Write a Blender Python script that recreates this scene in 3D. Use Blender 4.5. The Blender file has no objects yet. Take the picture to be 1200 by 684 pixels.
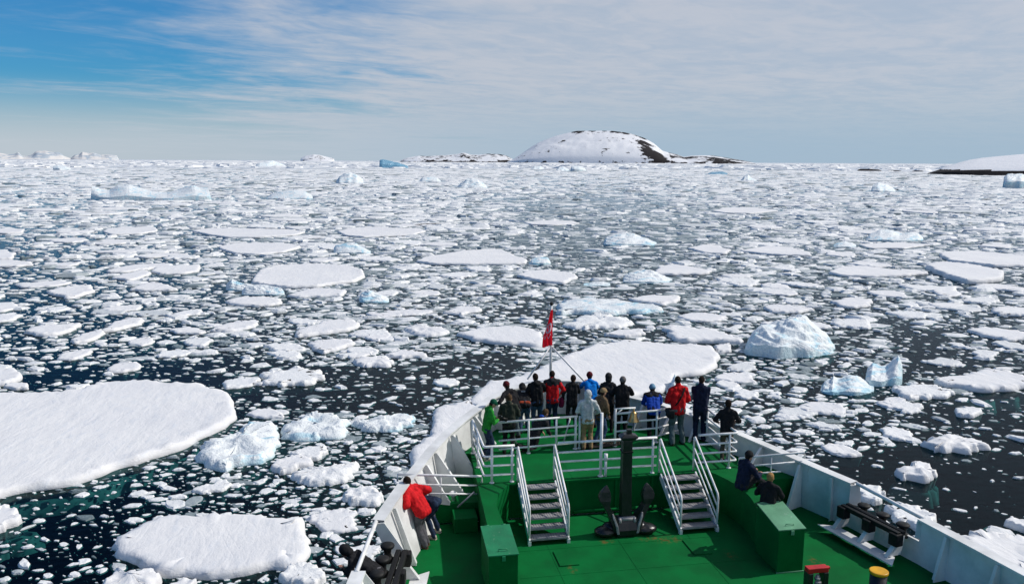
import bpy, bmesh, math, random
import numpy as np
from mathutils import Vector, Matrix, noise as mnoise
from mathutils.geometry import delaunay_2d_cdt

# ------------------------------------------------------------------ camera
SC = bpy.context.scene
COL = SC.collection
CAM_Z = 14.0
FPX, PW, PH = 960.0, 1200.0, 684.0          # focal length in pixels of a 1200 wide picture
YAW, PITCH, ROLL = math.radians(10.0), math.atan(153 / 960.0), math.radians(0.29)
_f = Vector((math.sin(YAW) * math.cos(PITCH), math.cos(YAW) * math.cos(PITCH), -math.sin(PITCH)))
_r0 = Vector((math.cos(YAW), -math.sin(YAW), 0)); _u0 = _r0.cross(_f)
_r = _r0 * math.cos(ROLL) + _u0 * math.sin(ROLL); _u = _u0 * math.cos(ROLL) - _r0 * math.sin(ROLL)
cam_data = bpy.data.cameras.new("camera"); cam = bpy.data.objects.new("camera", cam_data); COL.objects.link(cam)
cam_data.sensor_width = 36.0; cam_data.lens = 36.0 * FPX / PW
cam_data.clip_start = 0.1; cam_data.clip_end = 120000.0
cam.matrix_world = Matrix(((_r.x, _u.x, -_f.x, 0), (_r.y, _u.y, -_f.y, 0), (_r.z, _u.z, -_f.z, CAM_Z), (0, 0, 0, 1)))
SC.camera = cam

# ------------------------------------------------------------------ sky, sun, exposure
SUN_AZ, SUN_EL = math.radians(87.0), math.radians(43.0)      # clockwise from the ship's heading (+Y)
SC.view_settings.view_transform = 'Standard'; SC.view_settings.look = 'None'
SC.view_settings.exposure = 0.0; SC.view_settings.gamma = 1.0; SC.view_settings.use_curve_mapping = False
SC.cycles.max_bounces = 6; SC.cycles.transparent_max_bounces = 12; SC.cycles.diffuse_bounces = 3
SC.cycles.glossy_bounces = 2; SC.cycles.caustics_reflective = False; SC.cycles.caustics_refractive = False
world = bpy.data.worlds.new("World"); SC.world = world; world.use_nodes = True

class NT:
    """small node-tree writer"""
    def __init__(s, tree): s.t = tree; s.n = tree.nodes; s.l = tree.links
    def node(s, typ, **kw):
        nd = s.n.new(typ)
        for k, v in kw.items(): setattr(nd, k, v)
        return nd
    def put(s, sock, v):
        if isinstance(v, bpy.types.NodeSocket): s.l.new(v, sock)
        elif v is not None: sock.default_value = v
    def math(s, op, a, b=None, clamp=False):
        nd = s.node('ShaderNodeMath', operation=op, use_clamp=clamp); s.put(nd.inputs[0], a)
        if b is not None: s.put(nd.inputs[1], b)
        return nd.outputs[0]
    def vmath(s, op, a, b=None):
        nd = s.node('ShaderNodeVectorMath', operation=op); s.put(nd.inputs[0], a)
        if b is not None: s.put(nd.inputs[1], b)
        return nd.outputs[0]
    def ramp(s, x, a, b, lo=0.0, hi=1.0, smooth=True):
        nd = s.node('ShaderNodeMapRange', interpolation_type='SMOOTHSTEP' if smooth else 'LINEAR', clamp=True)
        s.put(nd.inputs[0], x); nd.inputs[1].default_value = a; nd.inputs[2].default_value = b
        nd.inputs[3].default_value = lo; nd.inputs[4].default_value = hi
        return nd.outputs[0]
    def noise(s, vec, scale, detail=4, rough=0.55, dist=0.0, dim='3D'):
        nd = s.node('ShaderNodeTexNoise', noise_dimensions=dim); s.put(nd.inputs['Vector'], vec)
        nd.inputs['Scale'].default_value = scale; nd.inputs['Detail'].default_value = detail
        nd.inputs['Roughness'].default_value = rough; nd.inputs['Distortion'].default_value = dist
        return nd.outputs[0]
    def mix(s, fac, a, b, mode='MIX'):
        nd = s.node('ShaderNodeMix', data_type='RGBA', blend_type=mode, clamp_factor=True)
        s.put(nd.inputs[0], fac)
        for sock, v in ((nd.inputs[6], a), (nd.inputs[7], b)):
            s.put(sock, (*v, 1.0) if isinstance(v, tuple) and len(v) == 3 else v)
        return nd.outputs[2]
    def scale_vec(s, vec, sx, sy, sz):
        return s.vmath('MULTIPLY', vec, (sx, sy, sz))
    def bump(s, h, strength, dist, normal=None):
        nd = s.node('ShaderNodeBump'); nd.inputs['Strength'].default_value = strength
        nd.inputs['Distance'].default_value = dist; s.put(nd.inputs['Height'], h)
        if normal is not None: s.put(nd.inputs['Normal'], normal)
        return nd.outputs[0]

w = NT(world.node_tree)
for n_ in list(w.n): w.n.remove(n_)
sky = w.node('ShaderNodeTexSky', sky_type='NISHITA', sun_disc=False)
sky.sun_elevation = SUN_EL; sky.sun_rotation = SUN_AZ
sky.air_density = 1.0; sky.dust_density = 0.6; sky.ozone_density = 3.0; sky.altitude = 0
tcw = w.node('ShaderNodeTexCoord'); sep = w.node('ShaderNodeSeparateXYZ'); w.l.new(tcw.outputs['Generated'], sep.inputs[0])
dx, dy, dz = sep.outputs
el = w.math('MAXIMUM', dz, 0.0)
den = w.math('ADD', el, 0.035)
cmb = w.node('ShaderNodeCombineXYZ')
w.put(cmb.inputs[0], w.math('DIVIDE', dx, den)); w.put(cmb.inputs[1], w.math('DIVIDE', dy, den))
cp = cmb.outputs[0]                                              # position on a flat cloud layer
rot = w.node('ShaderNodeVectorRotate', rotation_type='Z_AXIS'); w.put(rot.inputs['Vector'], cp); rot.inputs['Angle'].default_value = math.radians(-38)
cpr = rot.outputs[0]
big = w.noise(w.scale_vec(cpr, 0.16, 0.32, 1), 1.0, 4, 0.55, 0.8)
mid = w.noise(w.scale_vec(cpr, 0.66, 1.0, 1), 1.0, 6, 0.62, 0.9)
fine = w.noise(w.scale_vec(cpr, 3.0, 4.2, 1), 1.0, 4, 0.62, 0.6)
tot = w.math('ADD', w.math('ADD', w.math('MULTIPLY', big, 0.5), w.math('MULTIPLY', mid, 0.36)), w.math('MULTIPLY', fine, 0.14))
# the deck of thin cloud covers everything but a clearing to port and behind
az = w.math('ARCTAN2', dx, dy)
azs = w.ramp(az, math.radians(-23), math.radians(20), 0.0, 1.0)
cover = w.ramp(w.math('ADD', tot, w.math('MULTIPLY', azs, 0.37)), 0.47, 0.76)
low = w.ramp(dz, 0.010, 0.095, 1.0, 0.0)                              # haze bank near the horizon
# clear sky: Nishita, a little deeper
clear = w.mix(1.0, sky.outputs[0], (0.22, 0.68, 1.02), 'MULTIPLY')
cloud_lo, cloud_hi = (4.5, 5.15, 6.1), (5.5, 5.75, 6.35)
ctex = w.ramp(w.math('ADD', w.math('MULTIPLY', mid, 0.55), w.math('MULTIPLY', fine, 0.45)), 0.36, 0.62)
ccol = w.mix(ctex, cloud_lo, cloud_hi)
s1 = w.mix(w.math('MULTIPLY', cover, 0.9), clear, ccol)
hz = w.mix(w.ramp(az, math.radians(-25), math.radians(25)), (5.4, 5.95, 6.55), (3.6, 4.9, 6.15))
s2 = w.mix(w.math('MULTIPLY', low, 0.9), s1, hz)
bg = w.node('ShaderNodeBackground'); w.put(bg.inputs[0], s2); bg.inputs[1].default_value = 0.1
wo = w.node('ShaderNodeOutputWorld'); w.l.new(bg.outputs[0], wo.inputs[0])

sun_d = bpy.data.lights.new("sun", 'SUN'); sun = bpy.data.objects.new("sun", sun_d); COL.objects.link(sun)
sun_d.energy = 3.4; sun_d.angle = math.radians(0.5); sun_d.color = (1.0, 0.955, 0.89)
sd = Vector((math.sin(SUN_AZ) * math.cos(SUN_EL), math.cos(SUN_AZ) * math.cos(SUN_EL), math.sin(SUN_EL)))
sun.rotation_euler = sd.to_track_quat('Z', 'Y').to_euler()

# ------------------------------------------------------------------ helpers
def ray(px, py): return _f * FPX + _r * (px - PW / 2) - _u * (py - PH / 2)
def at(px, py, z=0.0):
    """the point at height z that is seen in direction (px, py) of the 1200 x 684 photograph"""
    d = ray(px, py); t = (z - CAM_Z) / d.z
    return Vector((d.x * t, d.y * t, z))
def at_y(px, py, y):
    d = ray(px, py); t = y / d.y
    return Vector((d.x * t, y, CAM_Z + d.z * t))

def tag(o, label=None, cat=None, group=None, kind=None):
    if label: o['label'] = label
    if cat: o['category'] = cat
    if group: o['group'] = group
    if kind: o['kind'] = kind
    return o
def empty(name, loc=(0, 0, 0), label=None, cat=None, group=None, rz=0.0):
    o = bpy.data.objects.new(name, None); COL.objects.link(o); o.location = loc; o.rotation_euler = (0, 0, rz)
    o.empty_display_size = 0.2
    return tag(o, label, cat, group)
def link(name, me, parent=None, mat=None):
    o = bpy.data.objects.new(name, me); COL.objects.link(o)
    if parent is not None: o.parent = parent
    if mat is not None and not me.materials: me.materials.append(mat)
    return o
def np_mesh(name, co, faces_flat, loop_start, attrs=None, smooth=False):
    me = bpy.data.meshes.new(name)
    me.vertices.add(len(co)); me.vertices.foreach_set('co', np.asarray(co, np.float32).ravel())
    me.loops.add(len(faces_flat)); me.loops.foreach_set('vertex_index', np.asarray(faces_flat, np.int32))
    me.polygons.add(len(loop_start)); me.polygons.foreach_set('loop_start', np.asarray(loop_start, np.int32))
    me.polygons.foreach_set('use_smooth', np.full(len(loop_start), smooth, bool))
    for k, v in (attrs or {}).items():
        a = me.attributes.new(k, 'FLOAT', 'POINT'); a.data.foreach_set('value', np.asarray(v, np.float32))
    me.update(calc_edges=True); me.validate()
    return me

class MB:
    """collects vertices and faces of ONE mesh object"""
    def __init__(s): s.v = []; s.f = []; s.sm = []
    def add(s, vs, fs, smooth=False):
        b = len(s.v); s.v += [tuple(v) for v in vs]
        for f in fs: s.f.append(tuple(i + b for i in f)); s.sm.append(smooth)
        return s
    def box(s, c, size, M=None):
        cx, cy, cz = c; a, b, h = size[0] / 2, size[1] / 2, size[2] / 2
        vs = [Vector((x * a, y * b, z * h)) for z in (-1, 1) for y in (-1, 1) for x in (-1, 1)]
        if M is not None: vs = [M @ v for v in vs]
        vs = [v + Vector(c) for v in vs]
        return s.add(vs, [(0, 2, 3, 1), (4, 5, 7, 6), (0, 1, 5, 4), (2, 6, 7, 3), (0, 4, 6, 2), (1, 3, 7, 5)])
    def beam(s, p, q, wdt, hgt, up=(0, 0, 1)):
        p, q = Vector(p), Vector(q); d = q - p; L = d.length; d.normalize()
        u = Vector(up); sx = d.cross(u)
        if sx.length < 1e-4: sx = d.cross(Vector((1, 0, 0)))
        sx.normalize(); u = sx.cross(d)
        M = Matrix((sx, d, u)).transposed()
        return s.box((p + q) / 2, (wdt, L, hgt), M)
    def tube(s, pts, r, n=8, caps=True, smooth=True):
        pts = [Vector(p) for p in pts]
        rr = r if isinstance(r, (list, tuple)) else [r] * len(pts)
        T = []
        for i in range(len(pts)):
            a = pts[max(i - 1, 0)]; b = pts[min(i + 1, len(pts) - 1)]; T.append((b - a).normalized())
        u = T[0].orthogonal().normalized(); vs = []
        for i, p in enumerate(pts):
            u = (u - T[i] * u.dot(T[i])); u.normalize(); vv = T[i].cross(u)
            for k in range(n):
                a = 2 * math.pi * k / n
                vs.append(p + (u * math.cos(a) + vv * math.sin(a)) * rr[i])
        fs = []
        for i in range(len(pts) - 1):
            for k in range(n):
                k2 = (k + 1) % n
                fs.append((i * n + k, i * n + k2, (i + 1) * n + k2, (i + 1) * n + k))
        s.add(vs, fs, smooth)
        if caps:
            b = len(s.v) - len(vs)
            s.f.append(tuple(b + k for k in reversed(range(n)))); s.sm.append(False)
            s.f.append(tuple(b + (len(pts) - 1) * n + k for k in range(n))); s.sm.append(False)
        return s
    def lathe(s, prof, c=(0, 0, 0), M=None, n=16, smooth=True):
        vs = []
        for r_, z_ in prof:
            for k in range(n):
                a = 2 * math.pi * k / n; v = Vector((r_ * math.cos(a), r_ * math.sin(a), z_))
                if M is not None: v = M @ v
                vs.append(v + Vector(c))
        fs = []
        for i in range(len(prof) - 1):
            for k in range(n):
                k2 = (k + 1) % n; fs.append((i * n + k, i * n + k2, (i + 1) * n + k2, (i + 1) * n + k))
        s.add(vs, fs, smooth)
        b = len(s.v) - len(vs)
        s.f.append(tuple(b + k for k in reversed(range(n)))); s.sm.append(False)
        s.f.append(tuple(b + (len(prof) - 1) * n + k for k in range(n))); s.sm.append(False)
        return s
    def prism(s, poly, z0, z1):
        """vertical prism over a plan polygon, counter-clockwise or not"""
        a = sum(poly[i][0] * poly[(i + 1) % len(poly)][1] - poly[(i + 1) % len(poly)][0] * poly[i][1] for i in range(len(poly)))
        if a < 0: poly = poly[::-1]
        n = len(poly)
        zt = z1 if isinstance(z1, (list, tuple)) else [z1] * n
        if a < 0 and isinstance(z1, (list, tuple)): zt = list(zt)[::-1]
        vs = [(x, y, z0) for x, y in poly] + [(poly[i][0], poly[i][1], zt[i]) for i in range(n)]
        fs = [tuple(reversed(range(n))), tuple(range(n, 2 * n))]
        fs += [(i, (i + 1) % n, n + (i + 1) % n, n + i) for i in range(n)]
        return s.add(vs, fs)
    def plate(s, pts, t):
        """flat plate of thickness t over a planar polygon in space"""
        pts = [Vector(p) for p in pts]; n = len(pts)
        nm = (pts[1] - pts[0]).cross(pts[2] - pts[0]).normalized() * (t / 2)
        fs = [tuple(range(n)), tuple(reversed(range(n, 2 * n)))]
        fs += [(i, n + i, n + (i + 1) % n, (i + 1) % n) for i in range(n)]
        return s.add([p + nm for p in pts] + [p - nm for p in pts], fs)
    def strip(s, a, b, smooth=False):
        n = len(a)
        return s.add(list(a) + list(b), [(i, i + 1, n + i + 1, n + i) for i in range(n - 1)], smooth)
    def sphere(s, c, r, M=None, nu=12, nv=8, smooth=True):
        prof = []
        vs = []; c = Vector(c); rx, ry, rz = (r, r, r) if not isinstance(r, (tuple, list)) else r
        for j in range(1, nv):
            t = math.pi * j / nv
            for k in range(nu):
                a = 2 * math.pi * k / nu
                v = Vector((rx * math.sin(t) * math.cos(a), ry * math.sin(t) * math.sin(a), rz * math.cos(t)))
                vs.append((M @ v if M is not None else v) + c)
        top = Vector((0, 0, rz)); bot = Vector((0, 0, -rz))
        vs += [(M @ top if M is not None else top) + c, (M @ bot if M is not None else bot) + c]
        fs = []
        for j in range(nv - 2):
            for k in range(nu):
                k2 = (k + 1) % nu
                fs.append((j * nu + k, (j + 1) * nu + k, (j + 1) * nu + k2, j * nu + k2))
        t_, b_ = len(vs) - 2, len(vs) - 1
        for k in range(nu):
            k2 = (k + 1) % nu
            fs.append((t_, k, k2)); fs.append((b_, (nv - 2) * nu + k2, (nv - 2) * nu + k))
        return s.add(vs, fs, smooth)
    def mesh(s, name):
        me = bpy.data.meshes.new(name); me.from_pydata(s.v, [], s.f)
        me.polygons.foreach_set('use_smooth', s.sm); me.update(); return me
    def build(s, name, mat, parent=None, bevel=0.0, label=None):
        me = s.mesh(name)
        if bevel > 0:
            bm = bmesh.new(); bm.from_mesh(me)
            bmesh.ops.recalc_face_normals(bm, faces=bm.faces)
            ed = [e for e in bm.edges if len(e.link_faces) == 2 and e.calc_face_angle(0) > 0.5]
            bmesh.ops.bevel(bm, geom=ed, offset=bevel, segments=2, profile=0.6, affect='EDGES', clamp_overlap=True)
            bm.to_mesh(me); bm.free()
        o = link(name, me, parent, mat)
        if label: o['label'] = label
        return o

def material(name, rough=0.5, spec=0.5):
    m = bpy.data.materials.new(name); m.use_nodes = True
    t = NT(m.node_tree); p = t.n['Principled BSDF']
    p.inputs['Roughness'].default_value = rough; p.inputs['Specular IOR Level'].default_value = spec
    return m, t, p
def pos(t): return t.node('ShaderNodeNewGeometry').outputs['Position']
def objco(t): return t.node('ShaderNodeTexCoord').outputs['Object']

# ------------------------------------------------------------------ ice and water materials
def make_water():
    m = bpy.data.materials.new("sea_water"); m.use_nodes = True; t = NT(m.node_tree)
    for n_ in list(t.n): t.n.remove(n_)
    P = pos(t)
    ripple = t.math('ADD', t.noise(t.scale_vec(P, 1, 1.6, 1), 1.4, 4, 0.6), t.math('MULTIPLY', t.noise(P, 0.12, 2, 0.5), 0.5))
    nrm = t.bump(ripple, 0.22, 0.10)
    fr = t.node('ShaderNodeFresnel'); fr.inputs['IOR'].default_value = 1.33; t.put(fr.inputs['Normal'], nrm)
    gl = t.node('ShaderNodeBsdfGlossy'); gl.inputs['Roughness'].default_value = 0.09; t.put(gl.inputs['Normal'], nrm)
    gl.inputs['Color'].default_value = (0.80, 0.92, 1.0, 1)
    tr = t.node('ShaderNodeBsdfTransparent'); tr.inputs['Color'].default_value = (0.17, 0.38, 0.39, 1)
    mx = t.node('ShaderNodeMixShader'); t.put(mx.inputs[0], t.math('MULTIPLY', fr.outputs[0], t.ramp(fr.outputs[0], 0.22, 0.80, 0.36, 0.95), True))
    t.l.new(tr.outputs[0], mx.inputs[1]); t.l.new(gl.outputs[0], mx.inputs[2])
    out = t.node('ShaderNodeOutputMaterial'); t.l.new(mx.outputs[0], out.inputs[0])
    return m
def make_snow():
    m, t, p = material("snow", 0.75, 0.25); P = pos(t)
    n1 = t.noise(P, 0.9, 5, 0.6); n2 = t.noise(t.scale_vec(P, 1.2, 0.35, 1), 2.4, 5, 0.65, 0.4); n3 = t.noise(P, 14, 3, 0.6)
    c = t.mix(t.ramp(t.noise(P, 0.16, 4, 0.6), 0.35, 0.7), (0.745, 0.74, 0.75), (0.80, 0.79, 0.785))
    c = t.mix(t.math('MULTIPLY', t.ramp(n2, 0.50, 0.72), 0.5), c, (0.63, 0.665, 0.72))
    t.put(p.inputs['Base Color'], c)
    h = t.math('ADD', t.math('ADD', t.math('MULTIPLY', n1, 1.0), t.math('MULTIPLY', n2, 0.5)), t.math('MULTIPLY', n3, 0.12))
    drift = t.math('ADD', t.noise(t.scale_vec(P, 0.55, 0.16, 1), 1.0, 4, 0.55, 0.6), t.math('MULTIPLY', t.ramp(t.math('ABSOLUTE', t.math('SUBTRACT', t.noise(t.scale_vec(P, 0.30, 0.22, 1), 1.0, 3, 0.5, 1.0), 0.5)), 0.0, 0.02, 0.0, 1.0), 0.05))
    t.put(p.inputs['Normal'], t.bump(h, 0.42, 0.16, t.bump(drift, 0.16, 0.6)))
    return m
def make_berg():
    """snow-covered on its gentle faces, blue-green glacier ice where it is steep or wet"""
    m, t, p = material("glacier_ice", 0.5, 0.4); P = pos(t)
    g = t.node('ShaderNodeNewGeometry'); sp = t.node('ShaderNodeSeparateXYZ'); t.l.new(g.outputs['True Normal'], sp.inputs[0])
    spz = t.node('ShaderNodeSeparateXYZ'); t.l.new(P, spz.inputs[0])
    n1 = t.noise(P, 1.1, 5, 0.65); n2 = t.noise(P, 0.35, 3, 0.5)
    steep = t.ramp(t.math('ADD', sp.outputs[2], t.math('MULTIPLY', t.math('SUBTRACT', n1, 0.5), 0.5)), 0.12, 0.5, 1.0, 0.0)
    wet = t.ramp(t.math('ADD', spz.outputs[2], t.math('MULTIPLY', n1, 0.2)), 0.10, 0.32, 1.0, 0.0)
    f = t.math('MULTIPLY', t.math('MAXIMUM', t.math('MULTIPLY', steep, 0.55), t.math('MULTIPLY', wet, 0.5)), t.ramp(n2, 0.30, 0.60, 0.30, 1.0))
    c = t.mix(f, (0.79, 0.82, 0.83), (0.42, 0.74, 0.82))
    vn = t.math('ABSOLUTE', t.math('SUBTRACT', t.noise(t.scale_vec(P, 0.20, 0.34, 0.5), 1.0, 3, 0.5, 0.5), 0.5))      # seams of clear blue ice
    c = t.mix(t.math('MULTIPLY', t.ramp(vn, 0.008, 0.035, 1.0, 0.0), t.ramp(n2, 0.40, 0.55, 0.05, 0.6)), c, (0.20, 0.58, 0.76))
    t.put(p.inputs['Base Color'], c)
    t.put(p.inputs['Normal'], t.bump(t.math('ADD', n1, t.math('MULTIPLY', t.noise(P, 5, 4, 0.6), 0.35)), 0.7, 0.3))
    return m
def make_shade_blue_ice():  # dark blue that has a far berg's shaded near face put into its colour
    m, t, p = material("shade_blue_ice", 0.35, 0.5); P = pos(t)
    c = t.mix(t.ramp(t.noise(P, 0.8, 4, 0.6), 0.35, 0.65), (0.06, 0.20, 0.33), (0.22, 0.45, 0.60))
    t.put(p.inputs['Base Color'], c); t.put(p.inputs['Normal'], t.bump(t.noise(P, 1.5, 4, 0.6), 0.6, 0.4)); return m
def make_brash():
    """broken ice: from snowy white to grey wet slush; 'tone' is the piece's own colour"""
    m, t, p = material("brash_ice", 0.55, 0.35); P = pos(t)
    a = t.node('ShaderNodeAttribute', attribute_name='tone')
    cr = t.node('ShaderNodeValToRGB'); t.l.new(a.outputs['Fac'], cr.inputs[0])
    el_ = cr.color_ramp.elements
    el_[0].position = 0.0; el_[0].color = (0.07, 0.11, 0.12, 1)
    el_[1].position = 1.0; el_[1].color = (0.85, 0.845, 0.84, 1)
    e = el_.new(0.35); e.color = (0.30, 0.35, 0.37, 1)
    e = el_.new(0.6); e.color = (0.72, 0.73, 0.735, 1)
    n1 = t.noise(P, 4.5, 4, 0.65)
    c = t.mix(t.math('MULTIPLY', t.ramp(n1, 0.52, 0.72), 0.26), cr.outputs[0], (0.42, 0.50, 0.54))
    t.put(p.inputs['Base Color'], c)
    t.put(p.inputs['Normal'], t.bump(t.math('ADD', n1, t.math('MULTIPLY', t.noise(P, 1.3, 3, 0.5), 1.0)), 0.42, 0.18))
    return m
def make_ledge():
    m, t, p = material("sunken_ice", 0.6, 0.2); P = pos(t)
    t.put(p.inputs['Base Color'], t.mix(t.ramp(t.noise(P, 1.1, 4, 0.6), 0.35, 0.65), (0.30, 0.50, 0.46), (0.66, 0.80, 0.72))); return m
def make_pack():
    m, t, p = material("far_pack_ice", 0.8, 0.2); P = pos(t)
    n1 = t.noise(t.scale_vec(P, 1, 1, 0), 0.006, 6, 0.65, 0.3); n2 = t.noise(t.scale_vec(P, 1, 1, 0), 0.035, 5, 0.7)
    f = t.ramp(t.math('ADD', t.math('MULTIPLY', n1, 0.6), t.math('MULTIPLY', n2, 0.4)), 0.44, 0.60)
    t.put(p.inputs['Base Color'], t.mix(f, (0.42, 0.47, 0.53), (0.80, 0.81, 0.83)))
    t.put(p.inputs['Normal'], t.bump(n2, 0.5, 2.0)); return m
def make_deep():
    m, t, p = material("deep_water", 1.0, 0.0)
    p.inputs['Base Color'].default_value = (0.004, 0.019, 0.024, 1); return m
M_WATER, M_SNOW, M_BERG, M_SHADE_BLUE = make_water(), make_snow(), make_berg(), make_shade_blue_ice()
M_BRASH, M_LEDGE, M_PACK, M_DEEP = make_brash(), make_ledge(), make_pack(), make_deep()

# ------------------------------------------------------------------ sea
R_SEA = 60000.0
def disc(name, z, mat, rings, n=96):
    mb = MB(); vs = [(0, 0, z)]; fs = []
    for r_ in rings:
        vs += [(r_ * math.cos(2 * math.pi * k / n), r_ * math.sin(2 * math.pi * k / n), z) for k in range(n)]
    fs += [(0, 1 + k, 1 + (k + 1) % n) for k in range(n)]
    for i in range(len(rings) - 1):
        a, b = 1 + i * n, 1 + (i + 1) * n
        fs += [(a + k, b + k, b + (k + 1) % n, a + (k + 1) % n) for k in range(n)]
    mb.add(vs, fs); o = mb.build(name, mat); tag(o, kind='structure'); return o
disc("water", 0.0, M_WATER, [60, 400, 3000, R_SEA])
disc("sea_depths", -7.0, M_DEEP, [60, 400, 3000, R_SEA])
# far pack: a sheet of close ice from 1.5 km to the horizon
mb = MB(); n = 160; vs = []
for r_ in (1500.0, 4000.0, 12000.0, 45000.0):
    for k in range(n):
        j = r_ * (1 + (0.10 * math.sin(7 * k * 2 * math.pi / n) + 0.06 * math.sin(17 * k * 2 * math.pi / n + 1)) * (1 if r_ == 1500.0 else 0))
        vs.append((j * math.cos(2 * math.pi * k / n), j * math.sin(2 * math.pi * k / n), 0.25))
fs = []
for i in range(3):
    for k in range(n): fs.append((i * n + k, (i + 1) * n + k, (i + 1) * n + (k + 1) % n, i * n + (k + 1) % n))
mb.add(vs, fs); o = mb.build("pack_ice", M_PACK)
tag(o, "close pack ice that turns the sea white out to the horizon", "pack ice", kind='stuff')

# ------------------------------------------------------------------ floes traced on the water
rng = np.random.default_rng(11)
def fbm1(seed, s, octaves=4):
    v = 0.0; a = 1.0
    for k in range(octaves):
        v += a * mnoise.noise(Vector((s * 2 ** k, seed * 7.31 + k * 3.7, 0.37))); a *= 0.55
    return v
def resample(poly, step):
    out = []; n = len(poly)
    for i in range(n):
        a, b = poly[i], poly[(i + 1) % n]; L = (b - a).length; k = max(1, int(round(L / step)))
        for j in range(k): out.append(a + (b - a) * (j / k))
    return out
def smooth_poly(p, it=1):
    for _ in range(it):
        n = len(p); p = [p[i] * 0.5 + (p[i - 1] + p[(i + 1) % n]) * 0.25 for i in range(n)]
    return p
def poly_area(p): return 0.5 * sum(p[i].x * p[(i + 1) % len(p)].y - p[(i + 1) % len(p)].x * p[i].y for i in range(len(p)))
OCC = []           # outlines already taken on the water: (array of xy)
FLOES = []         # (object, centre xy, size, px, py)
def floe(pix, h, label, name='ice_floe', rough=0.12, lump=0.10, cat='ice floe', group='ice floes drifting on the sea', mat=None, ledge=0.0, world=None):
    """pix: outline in photo pixels, laid down as a real slab of height h on the water"""
    h = h * 0.62; lump = lump * 0.7
    P = [Vector(p).to_2d() for p in world] if world is not None else [at(x, y, h).to_2d() for x, y in pix]
    if poly_area(P) < 0: P = P[::-1]
    area = abs(poly_area(P)); size = math.sqrt(area)
    c = sum(P, Vector((0, 0))) / len(P); dist = c.length
    step = max(min(size / 26, 0.30), dist * 0.0020, 0.08)
    Q = smooth_poly(resample(P, step), 2 if world is None else 3); seed = rng.uniform(0, 90)
    n = len(Q)
    def nrm(i, q):
        d = q[(i + 1) % n] - q[i - 1]; v = Vector((d.y, -d.x)); return v.normalized() if v.length > 1e-9 else Vector((1, 0))
    amp = rough * min(size, 6) ** 0.7
    Q = [Q[i] + nrm(i, Q) * amp * fbm1(seed, i * step / max(size * 0.34, step * 2.5)) for i in range(n)]
    N = [nrm(i, Q) for i in range(n)]
    for _ in range(2): N = [(N[i] * 2 + N[i - 1] + N[(i + 1) % n]).normalized() for i in range(n)]
    per_ = sum((Q[i] - Q[i - 1]).length for i in range(n)); inr = min(size * 0.22, 0.85 * abs(poly_area(Q)) / per_)
    bumpy = lump >= 0.2 and size < 9
    rimw = max(0.30, step * 1.6)
    lum = [min(lump, 0.6 * h) * max(0.0, 0.10 + 1.0 * fbm1(seed + 5, i * step / rimw, 3)) for i in range(n)]
    k_ = min(1.0, inr / 0.7)
    if bumpy: offs = [(-0.20 * k_, -0.55, 0), (0.14 * k_, -0.02, 0), (0.07 * k_, h * 0.30, .2), (-0.04 * k_, h * 0.58, .6), (-0.16 * k_, h * 0.82, .8), (-0.36 * k_, h * 0.95, .4)]
    else: offs = [(-0.25 * k_, -0.55, 0), (0.08 * k_, -0.02, 0), (0.03 * k_, h * 0.45, 0.2), (-0.07 * k_, h * 0.88, 0.9), (-0.30 * k_, h * 0.97, 1.0), (-0.62 * k_, h, 0.25), (-0.95 * k_, h, 0.0)]
    vs = []
    for (o_, z_, l_) in offs:
        for i in range(n):
            jit = 0.10 * k_ * fbm1(seed + 11 + z_ * 3, i * step / rimw * 0.8, 2) if z_ > 0 and l_ > 0 else 0
            q = Q[i] + N[i] * (o_ + jit)
            vs.append((q.x - c.x, q.y - c.y, z_ + lum[i] * l_))
    fs = []
    for k in range(len(offs) - 1):
        for i in range(n):
            j = (i + 1) % n; fs.append((k * n + i, k * n + j, (k + 1) * n + j, (k + 1) * n + i))
    b = (len(offs) - 1) * n
    if bumpy:                                                     # a broken, lumpy top: rings that close on the middle
        last = vs[b:]; sc_ = max(0.35, size * 0.16)
        for k_ in (0.82, 0.64, 0.46, 0.28, 0.13):
            for i in range(n):
                rm_ = sum(math.hypot(a_[0], a_[1]) for a_ in last[::4]) / len(last[::4]); mr_ = k_ * (0.25 + 0.75 * k_) + (k_ - k_ * (0.25 + 0.75 * k_)) * rm_ / max(1e-3, math.hypot(last[i][0], last[i][1])); x_, y_ = last[i][0] * mr_, last[i][1] * mr_
                hh = mnoise.noise(Vector((x_ / sc_ / 2, y_ / sc_ / 2, seed))) + 0.55 * mnoise.noise(Vector((x_ / sc_, y_ / sc_, seed + 3))) + 0.35 * abs(mnoise.noise(Vector((x_ / sc_ * 2.2, y_ / sc_ * 2.2, seed))))
                vs.append((x_, y_, max(0.05, h * 0.95 + lump * (0.08 + 0.75 * hh) * min(1.0, (1 - k_) * 4))))
        nr = len(vs) // n
        for k in range(len(offs) - 1, nr - 1):
            for i in range(n):
                j = (i + 1) % n; fs.append((k * n + i, k * n + j, (k + 1) * n + j, (k + 1) * n + i))
        b = (nr - 1) * n; fs.append(tuple(b + i for i in range(n)))
    else:
        loop_ = [Vector((v[0], v[1])) for v in vs[b:]]
        cv, _e, cf, *_r2 = delaunay_2d_cdt(loop_, [], [list(range(n))], 1, 1e-5)
        b2 = len(vs); vs += [(q.x, q.y, h) for q in cv]; fs += [tuple(b2 + q for q in f_) for f_ in cf]
    mb = MB(); mb.add(vs, fs, True); me = mb.mesh(name)
    if not bumpy: me.polygons.foreach_set('use_smooth', [len(f_) == 4 for f_ in fs])
    bm = bmesh.new(); bm.from_mesh(me); bmesh.ops.recalc_face_normals(bm, faces=bm.faces); bm.to_mesh(me); bm.free()
    o = link(name, me, None, mat or M_SNOW); o.location = (c.x, c.y, 0)
    tag(o, label, cat, group)
    OCC.append(np.array([(q.x, q.y) for q in Q]))
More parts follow.
